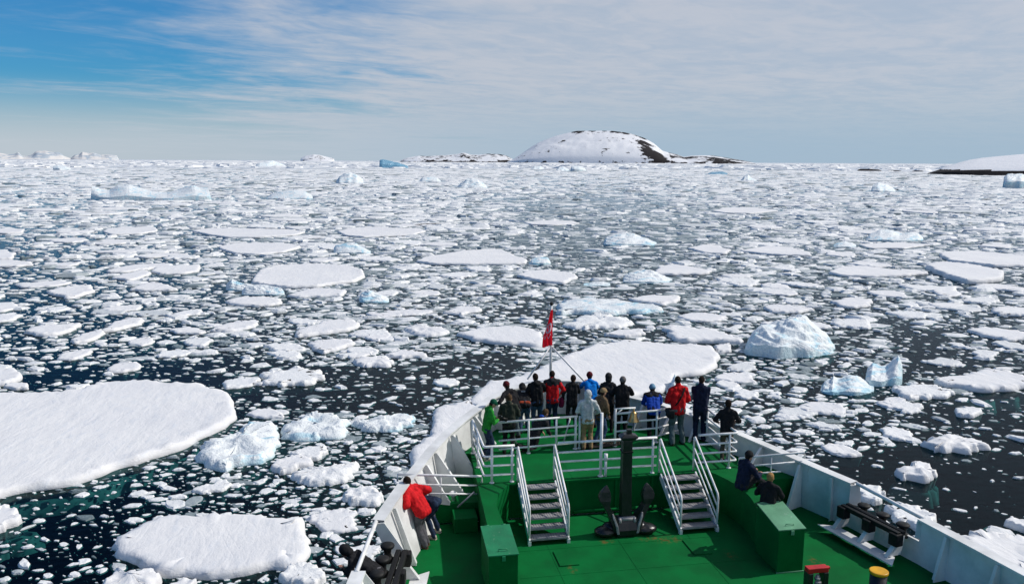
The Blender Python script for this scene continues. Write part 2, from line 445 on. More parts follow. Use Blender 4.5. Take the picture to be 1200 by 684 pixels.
    FLOES.append((o, c, size))
    if ledge:
        lm = MB(); lv = []
        for (k_, z_) in ((0.05, -0.45), (0.6, -0.55), (1.0, -1.1)):
            for i in range(n):
                q = Q[i] + N[i] * ledge * 0.75 * k_ * max(0.10, 0.6 + 0.9 * fbm1(seed + 9, i * step / max(size * .3, .3), 3)); lv.append((q.x - c.x, q.y - c.y, z_))
        lf = [(k * n + i, k * n + (i + 1) % n, (k + 1) * n + (i + 1) % n, (k + 1) * n + i) for k in range(2) for i in range(n)]
        lm.add(lv, lf, True); lm.build('submerged_ledge', M_LEDGE, o)
    return o

F = floe
F([(-120,560),(-110,462),(0,459),(60,458.5),(92,456),(110,450),(115,446.5),(140,446),(172,444),(185,447),(205,449),(233,449),(238,455),(262,458),(275,464),(282,474),(279,484),(268,494),(250,502),(232,508),(215,517),(175,530),(130,542),(95,557),(75,563),(35,567),(0,576),(-60,590)],
  0.5, "broad smooth white floe cut off by the left edge of the picture", lump=0.22, ledge=0.5)
F([(140,634),(144,624),(155,618),(165,610),(172,609),(190,602),(215,599),(240,601),(300,603),(357,605),(359,620),(360,640),(352,650),(330,657),(300,663),(270,670),(230,670),(200,668),(180,660),(165,652),(150,648),(141,641)],
  0.42, "flat white floe with a straight right end near the lower left corner", lump=0.16, ledge=0.6)
F([(548,470),(556,456),(575,446),(600,440.5),(625,434),(647,424),(660,416),(690,404),(712,400.5),(735,396.5),(762,401),(800,403),(832,405),(842,414),(838,424),(822,432),(795,435),(785,437),(790,446),(775,455),(740,460),(700,470),(640,482),(580,482)],
  0.55, "largest white floe straight ahead of the bow behind the flag staff", lump=0.2, ledge=0.9)
F([(560,468),(551,466),(549.6,465.5),(522,472),(514,474.5),(511,485),(503,503),(498,512),(485,522),(478,531),(481,540),(489,546),(520,550),(600,525),(605,475),(585,466)],
  0.5, "white floe pressed against the port side of the bow", lump=0.18, ledge=0.4)
F([(296,324),(303,316),(320,311),(345,309),(380,308.6),(395,310),(412,311),(426,316),(428,322),(415,328),(395,330),(370,334),(340,335),(310,333),(298,330)], 0.5, "wide oval floe with a blue lump of ice at its near left edge", lump=0.3)
F([(488,305),(495,301),(515,298),(545,293),(580,291.5),(590,293),(605,300),(615,303),(617,307),(590,308),(550,308),(510,308)], 0.5, "wedge shaped flat floe with a straight near edge above the flag staff")
F([(534,389),(560,384),(590,381),(605,380),(625,385),(637,392),(640,398),(630,402),(600,401),(580,399),(555,395)], 0.5, "smooth floe just left of the red flag")
F([(777,383),(790,381),(805,381.5),(820,385),(822,382.5),(840,387),(868,396),(869,398.5),(840,398),(812,397),(790,395),(785,389)], 0.55, "tapering floe that points at the big blue iceberg", lump=0.15, ledge=0.5)
F([(654,358),(655,350),(680,349),(700,347),(712,350),(735,351),(770,357),(772,360),(740,362),(715,364),(690,364),(668,362),(658,364)], 0.75, "long thick ridged floe with a teal hollow right of the flag top", lump=0.55, rough=0.2, mat=M_BERG, ledge=0.8)
F([(735,349),(765,345),(797,346),(797,350),(776,355),(750,352)], 0.4, "thin flat floe joined to the far end of the long ridged one")
F([(605,321),(622,317),(645,315),(668,319),(676,323),(660,330),(638,328),(620,325)], 0.5, "kite shaped floe with a yellowish near corner", lump=0.2)
F([(768,319),(770,312),(785,308.5),(800,311),(833,316),(832,318.5),(800,320),(775,320)], 0.45, "flat floe just behind the round crumbly berg")
F([(397,271),(410,267),(435,265.5),(470,267),(490,267),(497,270),(485,274),(455,275.5),(425,277),(405,275)], 0.45, "long oval floe in the middle distance left of centre")
F([(226,270),(245,267),(300,267.5),(340,268.5),(358,271),(345,274.5),(320,276),(300,277),(265,277),(245,274)], 0.45, "longest flat floe in the middle distance on the left")
F([(257,288),(275,285),(300,284),(330,284),(348,286),(351,288.5),(335,294),(300,297),(275,296),(262,292)], 0.45, "rounded floe between the longest flat floe and the wide oval one")
F([(337,345),(355,340),(370,336.5),(395,338),(407,339.5),(400,345),(375,346),(350,346.5)], 0.4, "thin pointed floe just below the wide oval one")
F([(342,391),(350,386),(365,380),(380,375),(410,373),(418,374),(421,380),(405,385),(375,389),(350,392)], 0.45, "smooth slanting floe above the smaller grey trapezoid one")
F([(360,400),(375,397),(395,396),(412,395.5),(414,400),(400,406),(380,411),(370,408)], 0.4, "grey trapezoid floe just below the smooth slanting one")
F([(119,270),(130,267),(150,265.5),(182,266),(184,270),(165,273),(130,274)], 0.4, "flat grey floe below the long left hand iceberg")
F([(177,316),(185,312),(200,310.5),(232,310),(235,316),(215,319),(190,320)], 0.4, "grey rectangular floe in the cluster on the left")
F([(132,325),(145,320),(170,315),(178,319),(165,324),(150,327)], 0.4, "white slanting floe touching the grey rectangular one")
F([(124,316),(140,312),(160,309),(200,308),(198,311),(170,314),(150,317),(130,318)], 0.4, "long narrow floe at the back of the cluster on the left")
F([(152,338),(165,333),(180,329.5),(205,335),(206,338),(180,339)], 0.4, "grey triangular floe below the cluster on the left")
F([(56,340),(70,336),(105,333.5),(109,340),(95,345),(78,348),(62,344)], 0.4, "grey floe with a white rim in the dark water at far left", lump=0.2)
F([(-10,293),(5,293),(17,296),(12,302),(-10,303)], 0.4, "upper of two small floes cut by the left edge of the picture")
F([(-14,305),(10,304),(36,306),(38,309),(20,311),(-14,311)], 0.4, "lower of two small floes cut by the left edge of the picture")
F([(-10,268),(10,267),(28,268),(26,271.5),(5,272.5),(-10,272)], 0.4, "grey far floe at the left edge below the long iceberg")
F([(-15,432),(15,430),(23,436),(24,442),(10,446),(-15,449)], 0.45, "small floe at the left edge just above the broad smooth one", lump=0.15)
F([(6,449),(20,447.5),(33,448),(33,453),(15,453.5),(5,452)], 0.3, "small bar of ice lying against the broad left floe's far edge")
F([(28,387),(45,381),(70,379),(92,378),(90,383),(65,390),(50,391)], 0.4, "pointed flat floe in dark water at far left")
F([(120,386),(135,376),(155,371),(168,371.5),(165,377),(140,384)], 0.4, "grey floe split in two beside the pointed flat one on the left")
F([(82,397),(95,391),(118,385),(122,389),(110,396),(90,400)], 0.35, "white leaf shaped floe left of the grey split one")
F([(245,386),(258,380),(280,375),(300,376),(298,381),(275,386)], 0.35, "thin grey floe between the left cluster and the slanting one")
F([(263,352),(280,348),(305,347),(332,349),(330,354),(300,357),(278,356)], 0.4, "flat oval floe just below the blue ice lump")
F([(973,318),(985,312),(1010,311),(1050,315),(1086,318),(1070,321),(1020,322.5),(985,321)], 0.5, "long flat floe left of the overlapping pair on the right")
F([(1087,309),(1095,306.5),(1110,306),(1140,309),(1170,315),(1177,319),(1176,324),(1150,327),(1132,327),(1115,322),(1095,315)], 0.95, "nearer slab of the overlapping pair on the right with a blue edge", lump=0.2, mat=M_SNOW)
F([(1101,296),(1110,294),(1140,294),(1165,295),(1210,300),(1230,307),(1200,309.5),(1165,310),(1140,307),(1112,304)], 0.7, "farther slab of the overlapping pair on the right", lump=0.15)
F([(977,352),(985,349),(1000,348),(1022,350),(1018,357),(1000,358.5),(985,357)], 0.4, "oblong floe below the long flat one on the right")
F([(893,358),(905,355.5),(940,358),(952,361),(935,364.5),(905,364)], 0.4, "flat floe behind the big blue iceberg")
F([(866,293),(900,287.5),(925,289),(948,295),(950,298),(920,298),(895,296)], 0.45, "flat floe left of the blue based berg on the right")
F([(1005,286),(1050,283.5),(1090,286),(1060,290),(1020,290)], 0.35, "thin floe lying in front of the blue based berg")
F([(806,290),(820,287),(835,285.5),(855,292),(850,296),(825,295)], 0.45, "diamond shaped floe right of the twin domed berg")
F([(835,246.5),(850,243),(880,243),(912,246.5),(880,249.5),(850,249)], 0.45, "far white floe beside the dark lane right of centre")
F([(614,260),(640,258),(670,258.5),(679,261),(650,263),(625,262.5)], 0.4, "far thin floe just right of the dark central lane")
F([(1095,443),(1110,440),(1140,437),(1165,431),(1185,434),(1200,440),(1215,450),(1180,453),(1140,453),(1115,449)], 0.5, "flat floe with a small peak at the right edge of the picture", lump=0.2, ledge=0.9)
F([(1044,455),(1070,447),(1080,447),(1118,458),(1100,463),(1070,465)], 0.4, "rough grey floe below the scooped berg on the right", lump=0.25, rough=0.22, mat=M_BRASH)
F([(1080,515),(1090,510),(1110,509),(1140,511),(1156,519),(1130,524),(1100,523)], 0.5, "rough oval floe alone above the dark water on the right", lump=0.3, rough=0.2)
F([(1120,636),(1130,626),(1140,622),(1160,621),(1180,622),(1210,628),(1225,655),(1200,668),(1170,662),(1140,650)], 0.6, "lumpy floe close under the starboard rail at lower right", lump=0.26, rough=0.2)
F([(1176,608),(1190,605),(1215,612),(1220,622),(1200,617)], 0.4, "small floe cut by the right edge above the lumpy one", lump=0.2)
F([(231,527),(240,518),(255,510),(275,506),(285,503),(290,497),(305,493),(322,500),(326,514),(315,524),(300,532),(280,539),(265,544),(250,540),(238,534)], 0.62, "thick crumbly block with olive ice under its near edge", lump=0.6, rough=0.2, mat=M_BERG, ledge=0.9)
F([(327,500),(335,492),(355,487),(372,479),(385,481),(408,492),(409,499),(395,505),(375,510),(350,509),(335,505)], 0.55, "crumbly white block right of the thick olive edged one", lump=0.6, rough=0.2, mat=M_BERG, ledge=0.7)
F([(417,491),(440,487),(465,484),(484,486),(480,494),(455,500),(430,500)], 0.45, "crumbly oblong floe left of the floe at the bow", lump=0.4, rough=0.2, mat=M_BERG, ledge=0.5)
F([(338,553),(350,546),(375,544),(400,542),(418,539.5),(420,545),(405,557),(380,562),(350,560)], 0.45, "rough boat shaped floe with an upturned right tip", lump=0.3, rough=0.2, mat=M_BRASH, ledge=0.4)
F([(318,547),(325,540),(345,531),(360,532),(364,537),(350,545),(330,551)], 0.4, "small slab behind the rough boat shaped floe", lump=0.2, rough=0.2)
F([(341,528),(355,523),(380,521),(387,527),(370,534),(350,533)], 0.35, "thin wet slab above the rough boat shaped floe", lump=0.1, rough=0.2, mat=M_BRASH)
F([(401,578),(406,571),(420,568),(445,570),(450,575),(440,583),(415,585)], 0.45, "rough floe just left of the crouching red jacket", lump=0.3, rough=0.2, mat=M_BRASH)
F([(303,440),(318,433),(345,430),(375,434),(380,440),(365,446),(330,450),(308,447)], 0.4, "grey rough floe alone in the dark water left of the bow", lump=0.25, rough=0.25, mat=M_BRASH)
F([(105,690),(120,675),(137,664),(150,668),(165,671),(175,664),(184,672),(186,692)], 0.5, "lumpy floe cut by the bottom edge left of the flat one", lump=0.4, rough=0.2)
F([(330,672),(340,660),(360,657),(380,663),(378,675),(355,682),(335,680)], 0.4, "rounded floe at the bottom edge right of the straight ended one", lump=0.2, rough=0.2, mat=M_BRASH)
F([(190,692),(205,679),(220,676),(228,682),(226,695)], 0.35, "small block at the bottom edge beside the lumpy floe", lump=0.2, rough=0.2)
F([(-14,598),(5,591),(16,597),(18,606),(8,614),(-14,617)], 0.5, "small greenish footed floe at the left edge below the broad one", lump=0.25, rough=0.2, ledge=0.7)
F([(1048,549),(1060,543),(1075,539.5),(1085,545),(1098,552),(1080,556),(1060,556)], 0.5, "small ice block with a brown stain in the open water at right", lump=0.4, rough=0.25, ledge=0.6)
F([(997,568),(1012,565),(1030,570),(1040,577),(1025,585),(1005,580)], 0.4, "white floe seen just outside the starboard roller fairlead", lump=0.2, rough=0.25, mat=M_BRASH)
F([(1040,595),(1055,588),(1078,592),(1096,608),(1085,617),(1055,610)], 0.4, "grey slushy floe outside the starboard cap rail", lump=0.2, rough=0.25, mat=M_BRASH)
F([(660,379),(685,370),(700,365),(735,372),(740,377),(720,380),(690,382)], 0.5, "crumbled floe in front of the long ridged one", lump=0.35, rough=0.3, mat=M_BRASH)
F([(708,390),(725,386),(750,384),(755,389),(735,392.5)], 0.4, "small oval floe between the crumbled one and the big one ahead", lump=0.15)
F([(838,404),(855,401),(856,409),(840,411)], 0.4, "small square floe at the right tip of the largest one ahead")
F([(475,381),(490,379),(520,383),(524,388),(505,391),(480,388)], 0.4, "puffy oval floe left of the smooth one by the flag", lump=0.3, rough=0.2)
F([(413,421),(425,418),(455,416),(463,420),(450,426),(425,427)], 0.4, "puffy floe above the dark water left of the bow", lump=0.3, rough=0.25)
F([(450,415),(470,409),(495,411),(498,415),(470,417)], 0.35, "thin floe just behind the puffy one left of the bow", lump=0.15)
F([(519,365),(540,358),(560,358),(562,362),(540,367)], 0.35, "thin grey floe above the smooth one by the flag")
F([(1135,385),(1150,381),(1200,388),(1215,395),(1180,396),(1150,391)], 0.4, "flat floe at the right edge above the peaked one")
F([(1160,360),(1180,358),(1215,361),(1215,368),(1170,367)], 0.4, "puffy floe at the right edge below the overlapping pair", lump=0.25)
F([(1120,478),(1140,475),(1152,480),(1140,486),(1122,484)], 0.35, "small oval slab below the flat peaked floe on the right", lump=0.1, mat=M_BRASH)

# ------------------------------------------------------------------ icebergs
def berg(prof, ybase, depth, label, seed, mat=None, rough=0.22, name='iceberg', sharp=0.7, back=0.5, nu=44, nv=26, over=0.0, flat=0.0, group='icebergs and bergy bits'):
    """prof: skyline (px, py) left to right; ybase: waterline of the near side in the photo; depth in metres"""
    x0, x1 = prof[0][0], prof[-1][0]
    A, B = at(x0, ybase, 0), at(x1, ybase, 0)
    mid_ = (A + B) / 2; r = mid_.length; ux = (B - A).normalized(); L = (B - A).length; uy = mid_.normalized()
    cdep = r + depth * back
    def H(u):
        x = x0 + (x1 - x0) * u
        for (a, ya), (b, yb) in zip(prof, prof[1:]):
            if a <= x <= b:
                y = ya + (yb - ya) * ((x - a) / max(b - a, 1e-6)); break
        else: y = prof[-1][1]
        p = ray(x, y); t = cdep / math.hypot(p.x, p.y)
        return max(0.05, CAM_Z + p.z * t)
    hs = [H(i / (nu - 1)) for i in range(nu)]; hm = max(hs)
    vs = []
    for j in range(nv):
        v = -1 + 2 * j / (nv - 1)
        for i in range(nu):
            u = i / (nu - 1)
            e = 1 - (2 * abs(u - 0.5)) ** 4
            wob = 1 + 0.22 * mnoise.noise(Vector((u * 4 + seed, v * 1.3, 2)))
            y = (v * 0.5 * (0.35 + 0.65 * math.sqrt(max(e, 0))) * wob)
            q = 1 - abs(v - (0.15 + over * (u - 0.5))) / (1.15 if v < 0.15 else 0.85)
            q = max(0.0, min(1.0, q))
            prof_v = q ** sharp
            if flat: prof_v = min(1.0, prof_v * (1 + flat))
            z = hs[i] * prof_v
            big_ = mnoise.noise(Vector((u * L / max(depth, 1) * 2.2 + seed, v * 2.0, seed))) ; sm_ = mnoise.turbulence(Vector((u * L / max(depth, 1) * 5 + seed, v * 5, 1)), 3, False)
            ridge = 1 - abs(mnoise.noise(Vector((u * L / max(depth, 1) * 3.3 + v * 1.5, v * 2.2 + seed, 4)))) * 2
            rmf = mnoise.ridged_multi_fractal(Vector((u * L / max(depth, 1) * 1.6 + v * .5 + seed, v * 1.5 - u * .6, seed)), 0.9, 2.1, 4, 1.0, 2.0)
            z *= max(0.15, 1 + rough * (0.7 * big_ + 0.3 * ridge + 0.45 * (rmf - 1.1)))
            z += hm * rough * 0.25 * (sm_ - 0.4) * (1 if q > 0.08 else 0)
            if rough > 0.25:                                              # tilted layers weather out as ledges
                st = hm * 0.26; q_ = (z + (u - .5) * hm * 0.8 + .15 * hm * v) / st; fr_ = q_ - math.floor(q_)
                z += 0.62 * st * (min(1.0, fr_ * 2.2) - fr_ - 0.15) * min(1.0, q * 4)
            z = min(z, hs[i] * 1.02 + 0.02)
            if abs(v) > 0.985 or i in (0, nu - 1): z = -0.6
            p = mid_ + ux * ((u - 0.5) * L) + uy * (y * depth + depth * 0.5)
            vs.append((p.x, p.y, max(z, -0.6)))
    c = mid_ + uy * depth * 0.5
    vs = [(a - c.x, b - c.y, z) for a, b, z in vs]
    fs = [(j * nu + i, j * nu + i + 1, (j + 1) * nu + i + 1, (j + 1) * nu + i) for j in range(nv - 1) for i in range(nu - 1)]
    mb = MB(); mb.add(vs, fs, False); me = mb.mesh(name)
    o = link(name, me, None, mat or M_BERG); o.location = (c.x, c.y, 0)
    tag(o, label, 'iceberg', group)
    ring = [(-.5, 0), (-.4, -.45), (0, -.5), (.4, -.45), (.5, 0), (.5, .4), (.3, .5), (-.3, .5), (-.5, .4)]
    OCC.append(np.array([((c + ux * a * L + uy * b * depth).x, (c + ux * a * L + uy * b * depth).y) for a, b in ring]))
    FLOES.append((o, c.to_2d(), L))
    return o
B = berg
B([(104,233),(106,218),(112,220),(118,223),(127,223.5),(138,217.5),(145,216),(150,215),(160,219),(172,223),(185,225),(195,225.5),(210,222),(222,218),(228,216),(236,219),(247,220),(249,231),(250,233)], 235, 16, "long white iceberg with a peak at each end in the left distance", 3, rough=0.10, sharp=0.45)
B([(869,402),(873,393),(882,384),(896,379),(906,378),(917,374),(930,373),(943,377),(950,384),(962,393),(972,401),(980,410),(982,416)], 420, 8.0, "big blue streaked iceberg right of the standing people", 8, rough=0.42, sharp=0.34, nu=90, nv=60, over=0.5)
B([(959,457),(964,446),(972,444),(974,440),(980,445),(994,441),(1003,443),(1012,450),(1022,457),(1026,460)], 463, 3.6, "small berg with a thin spike on its left end", 12, rough=0.28, sharp=0.45)
B([(1012,442),(1014,430),(1020,425),(1030,429),(1037,430),(1045,423),(1051,420),(1056,431),(1058,446)], 453, 3.6, "scooped little berg with a raised right rim", 17, rough=0.22, sharp=0.36)
B([(705,286),(709,277),(718,274.5),(729,273),(742,274),(755,279),(765,283),(772,286)], 288, 9, "twin domed white berg with a blue left side", 21, rough=0.28)
B([(1012,280),(1018,273),(1030,269),(1043,270),(1054,273.5),(1064,272.5),(1076,274),(1084,281)], 283, 10, "blue based berg in front of a thin floe on the right", 25, rough=0.25)
B([(444,193),(445,187.5),(449,187),(458,188.8),(468,191),(477,194),(479,195.5)], 197, 30, "dark blue tilted iceberg on the horizon left of the island", 31, mat=M_SHADE_BLUE, rough=0.12, sharp=0.3)  # shade on its near side is painted into the dark blue
B([(393,213),(398,206),(404,203),(410,202),(418,204),(425,209),(427,213)], 215, 22, "white iceberg with a blue left face in the distance left of centre", 33, rough=0.25)
B([(535,219),(540,214),(547,210),(553,209),(560,211),(566,214),(572,219)], 220.5, 18, "jagged pale blue iceberg left of the island", 35, rough=0.4)
B([(491,212),(495,208),(503,207),(512,208),(517,212)], 213, 16, "low turquoise iceberg between two taller pale ones", 37, rough=0.2)
B([(311,232),(318,227),(330,223.5),(345,222),(358,224),(367,229),(368,231)], 233, 14, "smooth rounded white dome of ice in the left distance", 39, rough=0.05, sharp=0.9)
B([(1020,224),(1022,216),(1028,214),(1038,216),(1046,220),(1050,224)], 225, 18, "small pale iceberg right of the island in the distance", 41, rough=0.2)
B([(1174,218),(1175,207),(1179,204),(1187,203.5),(1196,203),(1206,208),(1215,216)], 220.5, 22, "blue shaded block of ice below the snow cape at far right", 43, rough=0.15, sharp=0.3)
B([(728,329),(731,321),(738,318),(748,316),(762,317),(772,321),(782,326),(790,330)], 332, 6, "round crumbly berg with a teal foot right of the flag", 45, rough=0.35)
B([(390,293),(393,288),(405,285),(418,285),(428,290),(436,295)], 297.5, 5.5, "small teal sided berg left of the wedge shaped floe", 47, rough=0.2)
B([(62,198),(63,194.5),(68,193.5),(76,194.5),(84,198)], 199.5, 30, "squarish far iceberg at upper left", 49, rough=0.15, sharp=0.4)
B([(299,194),(304,190.5),(313,189),(320,188.5),(328,191),(335,194)], 195.5, 40, "far pale iceberg on the horizon at left", 51, rough=0.2)
B([(622,197.5),(626,195),(633,194.5),(638,197)], 198.5, 40, "white iceberg below the island's left foot", 53, rough=0.2)
B([(651,199),(655,196),(660,195),(667,198.5)], 200, 40, "small iceberg just left of the twin square one by the island", 55, rough=0.2)
B([(668,199),(670,194.5),(678,194),(685,197),(687,199)], 200.5, 40, "squarish white iceberg below the middle of the island", 57, rough=0.15, sharp=0.4)
B([(868,211),(872,206),(876,204.5),(880,208),(887,211)], 212, 18, "pointed white bergy bit right of the dark slab", 59, rough=0.25)
B([(829,203),(834,201.5),(846,201),(853,203)], 204.5, 24, "low dark slab of ice right of the island", 61, mat=M_SHADE_BLUE, rough=0.1)
B([(282,343),(288,337),(298,335),(308,334),(318,334),(330,336),(335,342)], 346.5, 3.0, "pale blue ice lump at the near edge of the wide oval floe", 63, rough=0.4)
B([(264,336),(272,328),(282,331),(296,333),(300,338)], 341, 2.4, "white ice lump beside the pale blue one", 64, rough=0.4)
B([(976,287),(982,284),(990,283),(998,285),(1004,288)], 290, 6, "small turquoise bergy bit left of the blue based berg", 67, rough=0.3)
B([(683,334),(694,331),(706,330.5),(716,333)], 335.5, 3, "little white ice lump behind the long ridged floe", 69, rough=0.3)
B([(619,316),(623,303),(632,301.5),(642,302),(646,308)], 310.5, 4, "square pale lump of ice behind the kite shaped floe", 71, rough=0.15, sharp=0.4)
B([(420,349),(424,344),(432,340),(443,344),(457,350)], 355, 3.2, "white wedge of ice with a flat sunlit face left of centre", 73, rough=0.3)
B([(780,457),(785,450),(790,438),(793,447),(800,452)], 462, 2.0, "upright ice tooth on the near edge of the largest floe", 75, rough=0.3)

# ------------------------------------------------------------------ loose floes and brash between the named ones
A0, A1, U0, U1, DA = -0.80, 1.05, math.log(12.0), math.log(1650.0), 0.0016
NA, NU = int((A1 - A0) / DA), int((U1 - U0) / DA)
occ = np.zeros((NU, NA), bool)
def in_poly(x, y, P):
    c = np.zeros(x.shape, bool); px_, py_ = P[:, 0], P[:, 1]; qx, qy = np.roll(px_, -1), np.roll(py_, -1)
    for a, b, c_, d in zip(px_, py_, qx, qy):
        if b == d: continue
        m_ = (b > y) != (d > y); c ^= m_ & (x < (c_ - a) * (y - b) / (d - b) + a)
    return c
def cells(x, y):
    return np.floor((np.log(np.hypot(x, y)) - U0) / DA).astype(int), np.floor((np.arctan2(x, y) - A0) / DA).astype(int)
def mark_poly(P):
    r_ = np.hypot(P[:, 0], P[:, 1]); a = np.arctan2(P[:, 0], P[:, 1])
    i0, i1 = max(0, int((math.log(r_.min()) - U0) / DA)), min(NU, int((math.log(r_.max()) - U0) / DA) + 2)
    j0, j1 = max(0, int((a.min() - A0) / DA)), min(NA, int((a.max() - A0) / DA) + 2)
    if i1 <= i0 or j1 <= j0: return
    I, J = np.mgrid[i0:i1, j0:j1]; rr = np.exp(U0 + (I + .5) * DA); aa = A0 + (J + .5) * DA
    occ[i0:i1, j0:j1] |= in_poly(rr * np.sin(aa), rr * np.cos(aa), P)
for P in OCC:
    if np.hypot(P[:, 0], P[:, 1]).min() < 1600: mark_poly(P)
SHIP_WL = np.array([(5.6, 27.0), (2.0, 23.5), (0.2, 19.0), (-0.8, 13.0), (-1.2, 0.0), (13.0, 0.0), (12.6, 13.0), (11.2, 19.0), (9.2, 23.5)])
mark_poly(SHIP_WL)
def lane(p, d): return (np.array([at(x, y, 0).to_2d() for x, y in p]), d)
LANES = [lane([(0,456),(60,432),(200,424),(300,418),(380,428),(470,428),(560,412),(625,415),(600,445),(560,462),(510,474),(480,485),(400,486),(330,480),(290,470),(240,450),(110,446)], 0.11),
         lane([(930,545),(1040,522),(1110,526),(1180,530),(1215,545),(1215,618),(1130,628),(1080,600),(1010,565)], 0.10),
         lane([(360,565),(480,565),(470,600),(420,650),(362,662)], 0.45), lane([(300,229),(560,222),(640,238),(600,250),(440,242),(320,237)], 0.35),
         lane([(600,232),(700,228),(790,238),(760,248),(690,250),(600,250)], 0.4), lane([(500,276),(600,268),(625,288),(590,291),(540,290)], 0.3),
         lane([(50,292),(190,280),(260,300),(180,312),(60,330)], 0.55), lane([(585,352),(650,345),(655,372),(640,385),(600,378)], 0.25),
         lane([(1040,380),(1130,388),(1110,436),(1060,430)], 0.35), lane([(690,375),(780,370),(780,395),(730,395),(690,405),(660,415),(650,400)], 0.3),
         lane([(0,575),(90,560),(280,515),(330,515),(300,600),(150,605),(140,684),(0,684)], 0.75), lane([(0,350),(60,345),(60,440),(0,455)], 0.6),
         lane([(690,345),(760,330),(800,340),(760,350)], 0.3), lane([(100,236),(300,240),(200,250),(40,250)], 0.55)]
def density(x, y):
    d = np.clip(0.85 + 0.5 * (np.arctan2(x, y) - 0.15), 0.60, 1.1)
    d = d * np.clip(0.9 + 0.22 * np.log(np.hypot(x, y) / 70), 0.85, 1.6)
    for P, k in LANES: d = np.where(in_poly(x, y, P), np.minimum(d, k), d)
    return d
def sample(n, r0, r1):
    u = rng.uniform(math.log(r0), math.log(r1), n); a = rng.uniform(A0 + .05, A1 - .05, n); r_ = np.exp(u)
    return r_ * np.sin(a), r_ * np.cos(a), r_
def clumpy(x, y, s):
    """patchiness of the brash, about 1 on average"""
    v = np.zeros_like(x)
    for k, (fx, fy, ph) in enumerate([(1, .3, 0), (.4, 1.1, 2), (1.7, -1.2, 4), (-.9, 1.9, 1), (2.6, 1.4, 3)]):
        v += np.sin((x * fx + y * fy) / s + ph) / (1 + .3 * k)
    return 1 + 0.5 * v
def place(px_lo, px_hi, frac, r0, r1, test=1.0, batches=5):
    """throw pieces px_lo..px_hi wide (as seen from the ship) on the free water"""
    out = []
    e = math.log(r1 / r0); mean = (px_lo + px_hi) / 2
    total = frac * (A1 - A0) / 1.35 * 1.97e6 * e / mean ** 2
    for b in range(batches):
        n_ = int(total / batches * 1.7) + 1
        x, y, r_ = sample(n_, r0, r1)
        s = rng.uniform(px_lo, px_hi, n_) * r_ / FPX * 0.5                # half width in metres
        keep = rng.uniform(0, 1, n_) < density(x, y) * np.clip(clumpy(x, y, 0.12 * r_ + 4), .15, 1.6)
        x, y, r_, s = x[keep], y[keep], r_[keep], s[keep]
        ok = np.ones(len(x), bool)
        for k in range(9):
            q = 0 if k == 8 else test * s
            i, j = cells(x + q * math.cos(k * math.pi / 4), y + q * math.sin(k * math.pi / 4))
            inside = (i >= 0) & (i < NU) & (j >= 0) & (j < NA)
            ok &= inside & ~occ[np.clip(i, 0, NU - 1), np.clip(j, 0, NA - 1)]
        x, y, r_, s = x[ok], y[ok], r_[ok], s[ok]
        for ring_ in (0, .35, .7, 1.0):
            for k in range(1 if ring_ == 0 else 12):
                i, j = cells(x + ring_ * s * math.cos(k * math.pi / 6), y + ring_ * s * math.sin(k * math.pi / 6))
                occ[np.clip(i, 0, NU - 1), np.clip(j, 0, NA - 1)] = True
        out.append(np.stack([x, y, r_, s], 1))
    return np.concatenate(out)

def tone_attr(o, v):
    a = o.data.attributes.new('tone', 'FLOAT', 'POINT'); a.data.foreach_set('value', np.full(len(o.data.vertices), v, np.float32))
for o_, c_, s_ in FLOES:
    if o_.data.materials[0] == M_BRASH: tone_attr(o_, 0.93)

# the loose floes that show largest: each an object of its own
NAMED = list(FLOES)
cand = np.concatenate([place(30, 58, 0.16, 26, 330, 1.05, 4), place(20, 32, 0.22, 26, 330, 1.05, 4)])
pxw = cand[:, 3] * 2 * FPX / cand[:, 2]
inview = np.abs(np.arctan2(cand[:, 0], cand[:, 1]) - YAW) < 0.60
idx = [i for i in np.argsort(-pxw) if inview[i]][:205]
LAND = [(o_, c_) for o_, c_, s_ in NAMED]
def rand_outline(x, y, s, r_, k):
    n_ = int(rng.integers(6, 10)); th = np.sort(rng.uniform(0, 2 * math.pi, n_)) if False else (np.arange(n_) + rng.uniform(-.28, .28, n_)) * 2 * math.pi / n_
    el_ = rng.uniform(0.55, 0.95); ro = rng.uniform(0, math.pi); out = []
    for t_ in th:
        q = s * rng.uniform(0.78, 1.12); a, b = q * math.cos(t_), q * el_ * math.sin(t_)
        out.append((x + a * math.cos(ro) - b * math.sin(ro), y + a * math.sin(ro) + b * math.cos(ro)))
    return out
AUTO = []
for q, i in enumerate(idx):
    x, y, r_, s = cand[i]; kind = rng.uniform()
    sz = 'large' if pxw[i] > 44 else ('mid-sized' if pxw[i] > 31 else 'small')
    poly = rand_outline(x, y, s, r_, q)
    if kind < 0.42: o = floe(None, min(0.42, 0.13 + 0.06 * s), 'x', world=poly, rough=0.10, lump=0.10, group='loose floes among the brash'); look = 'flat snow-topped'
    elif kind < 0.78: o = floe(None, min(0.42, 0.12 + 0.07 * s), 'x', world=poly, rough=0.2, lump=0.20 * min(1, s), mat=M_BRASH, group='loose floes among the brash'); tone_attr(o, rng.uniform(.82, 1.0)); look = 'lumpy white'
    else: o = floe(None, min(0.3, 0.10 + 0.05 * s), 'x', world=poly, rough=0.22, lump=0.10, mat=M_BRASH, group='loose floes among the brash'); tone_attr(o, rng.uniform(.5, .72)); look = 'grey wet'
    AUTO.append((o, Vector((x, y)), sz, look))
taken = set()
def clip_words(L_, n_):
    w_ = L_.split()[:n_]
    while w_ and w_[-1] in ('with', 'at', 'of', 'on', 'by', 'the', 'a', 'to', 'and', 'in', 'its', 'that', 'below', 'above', 'just', 'left', 'right', 'behind', 'between', 'near', 'far', 'into', 'two', 'small', 'against', 'broad', 'alone', 'dark', 'upturned', 'brown', 'under', 'beside', 'straight', 'pale'): w_.pop()
    return ' '.join(w_)
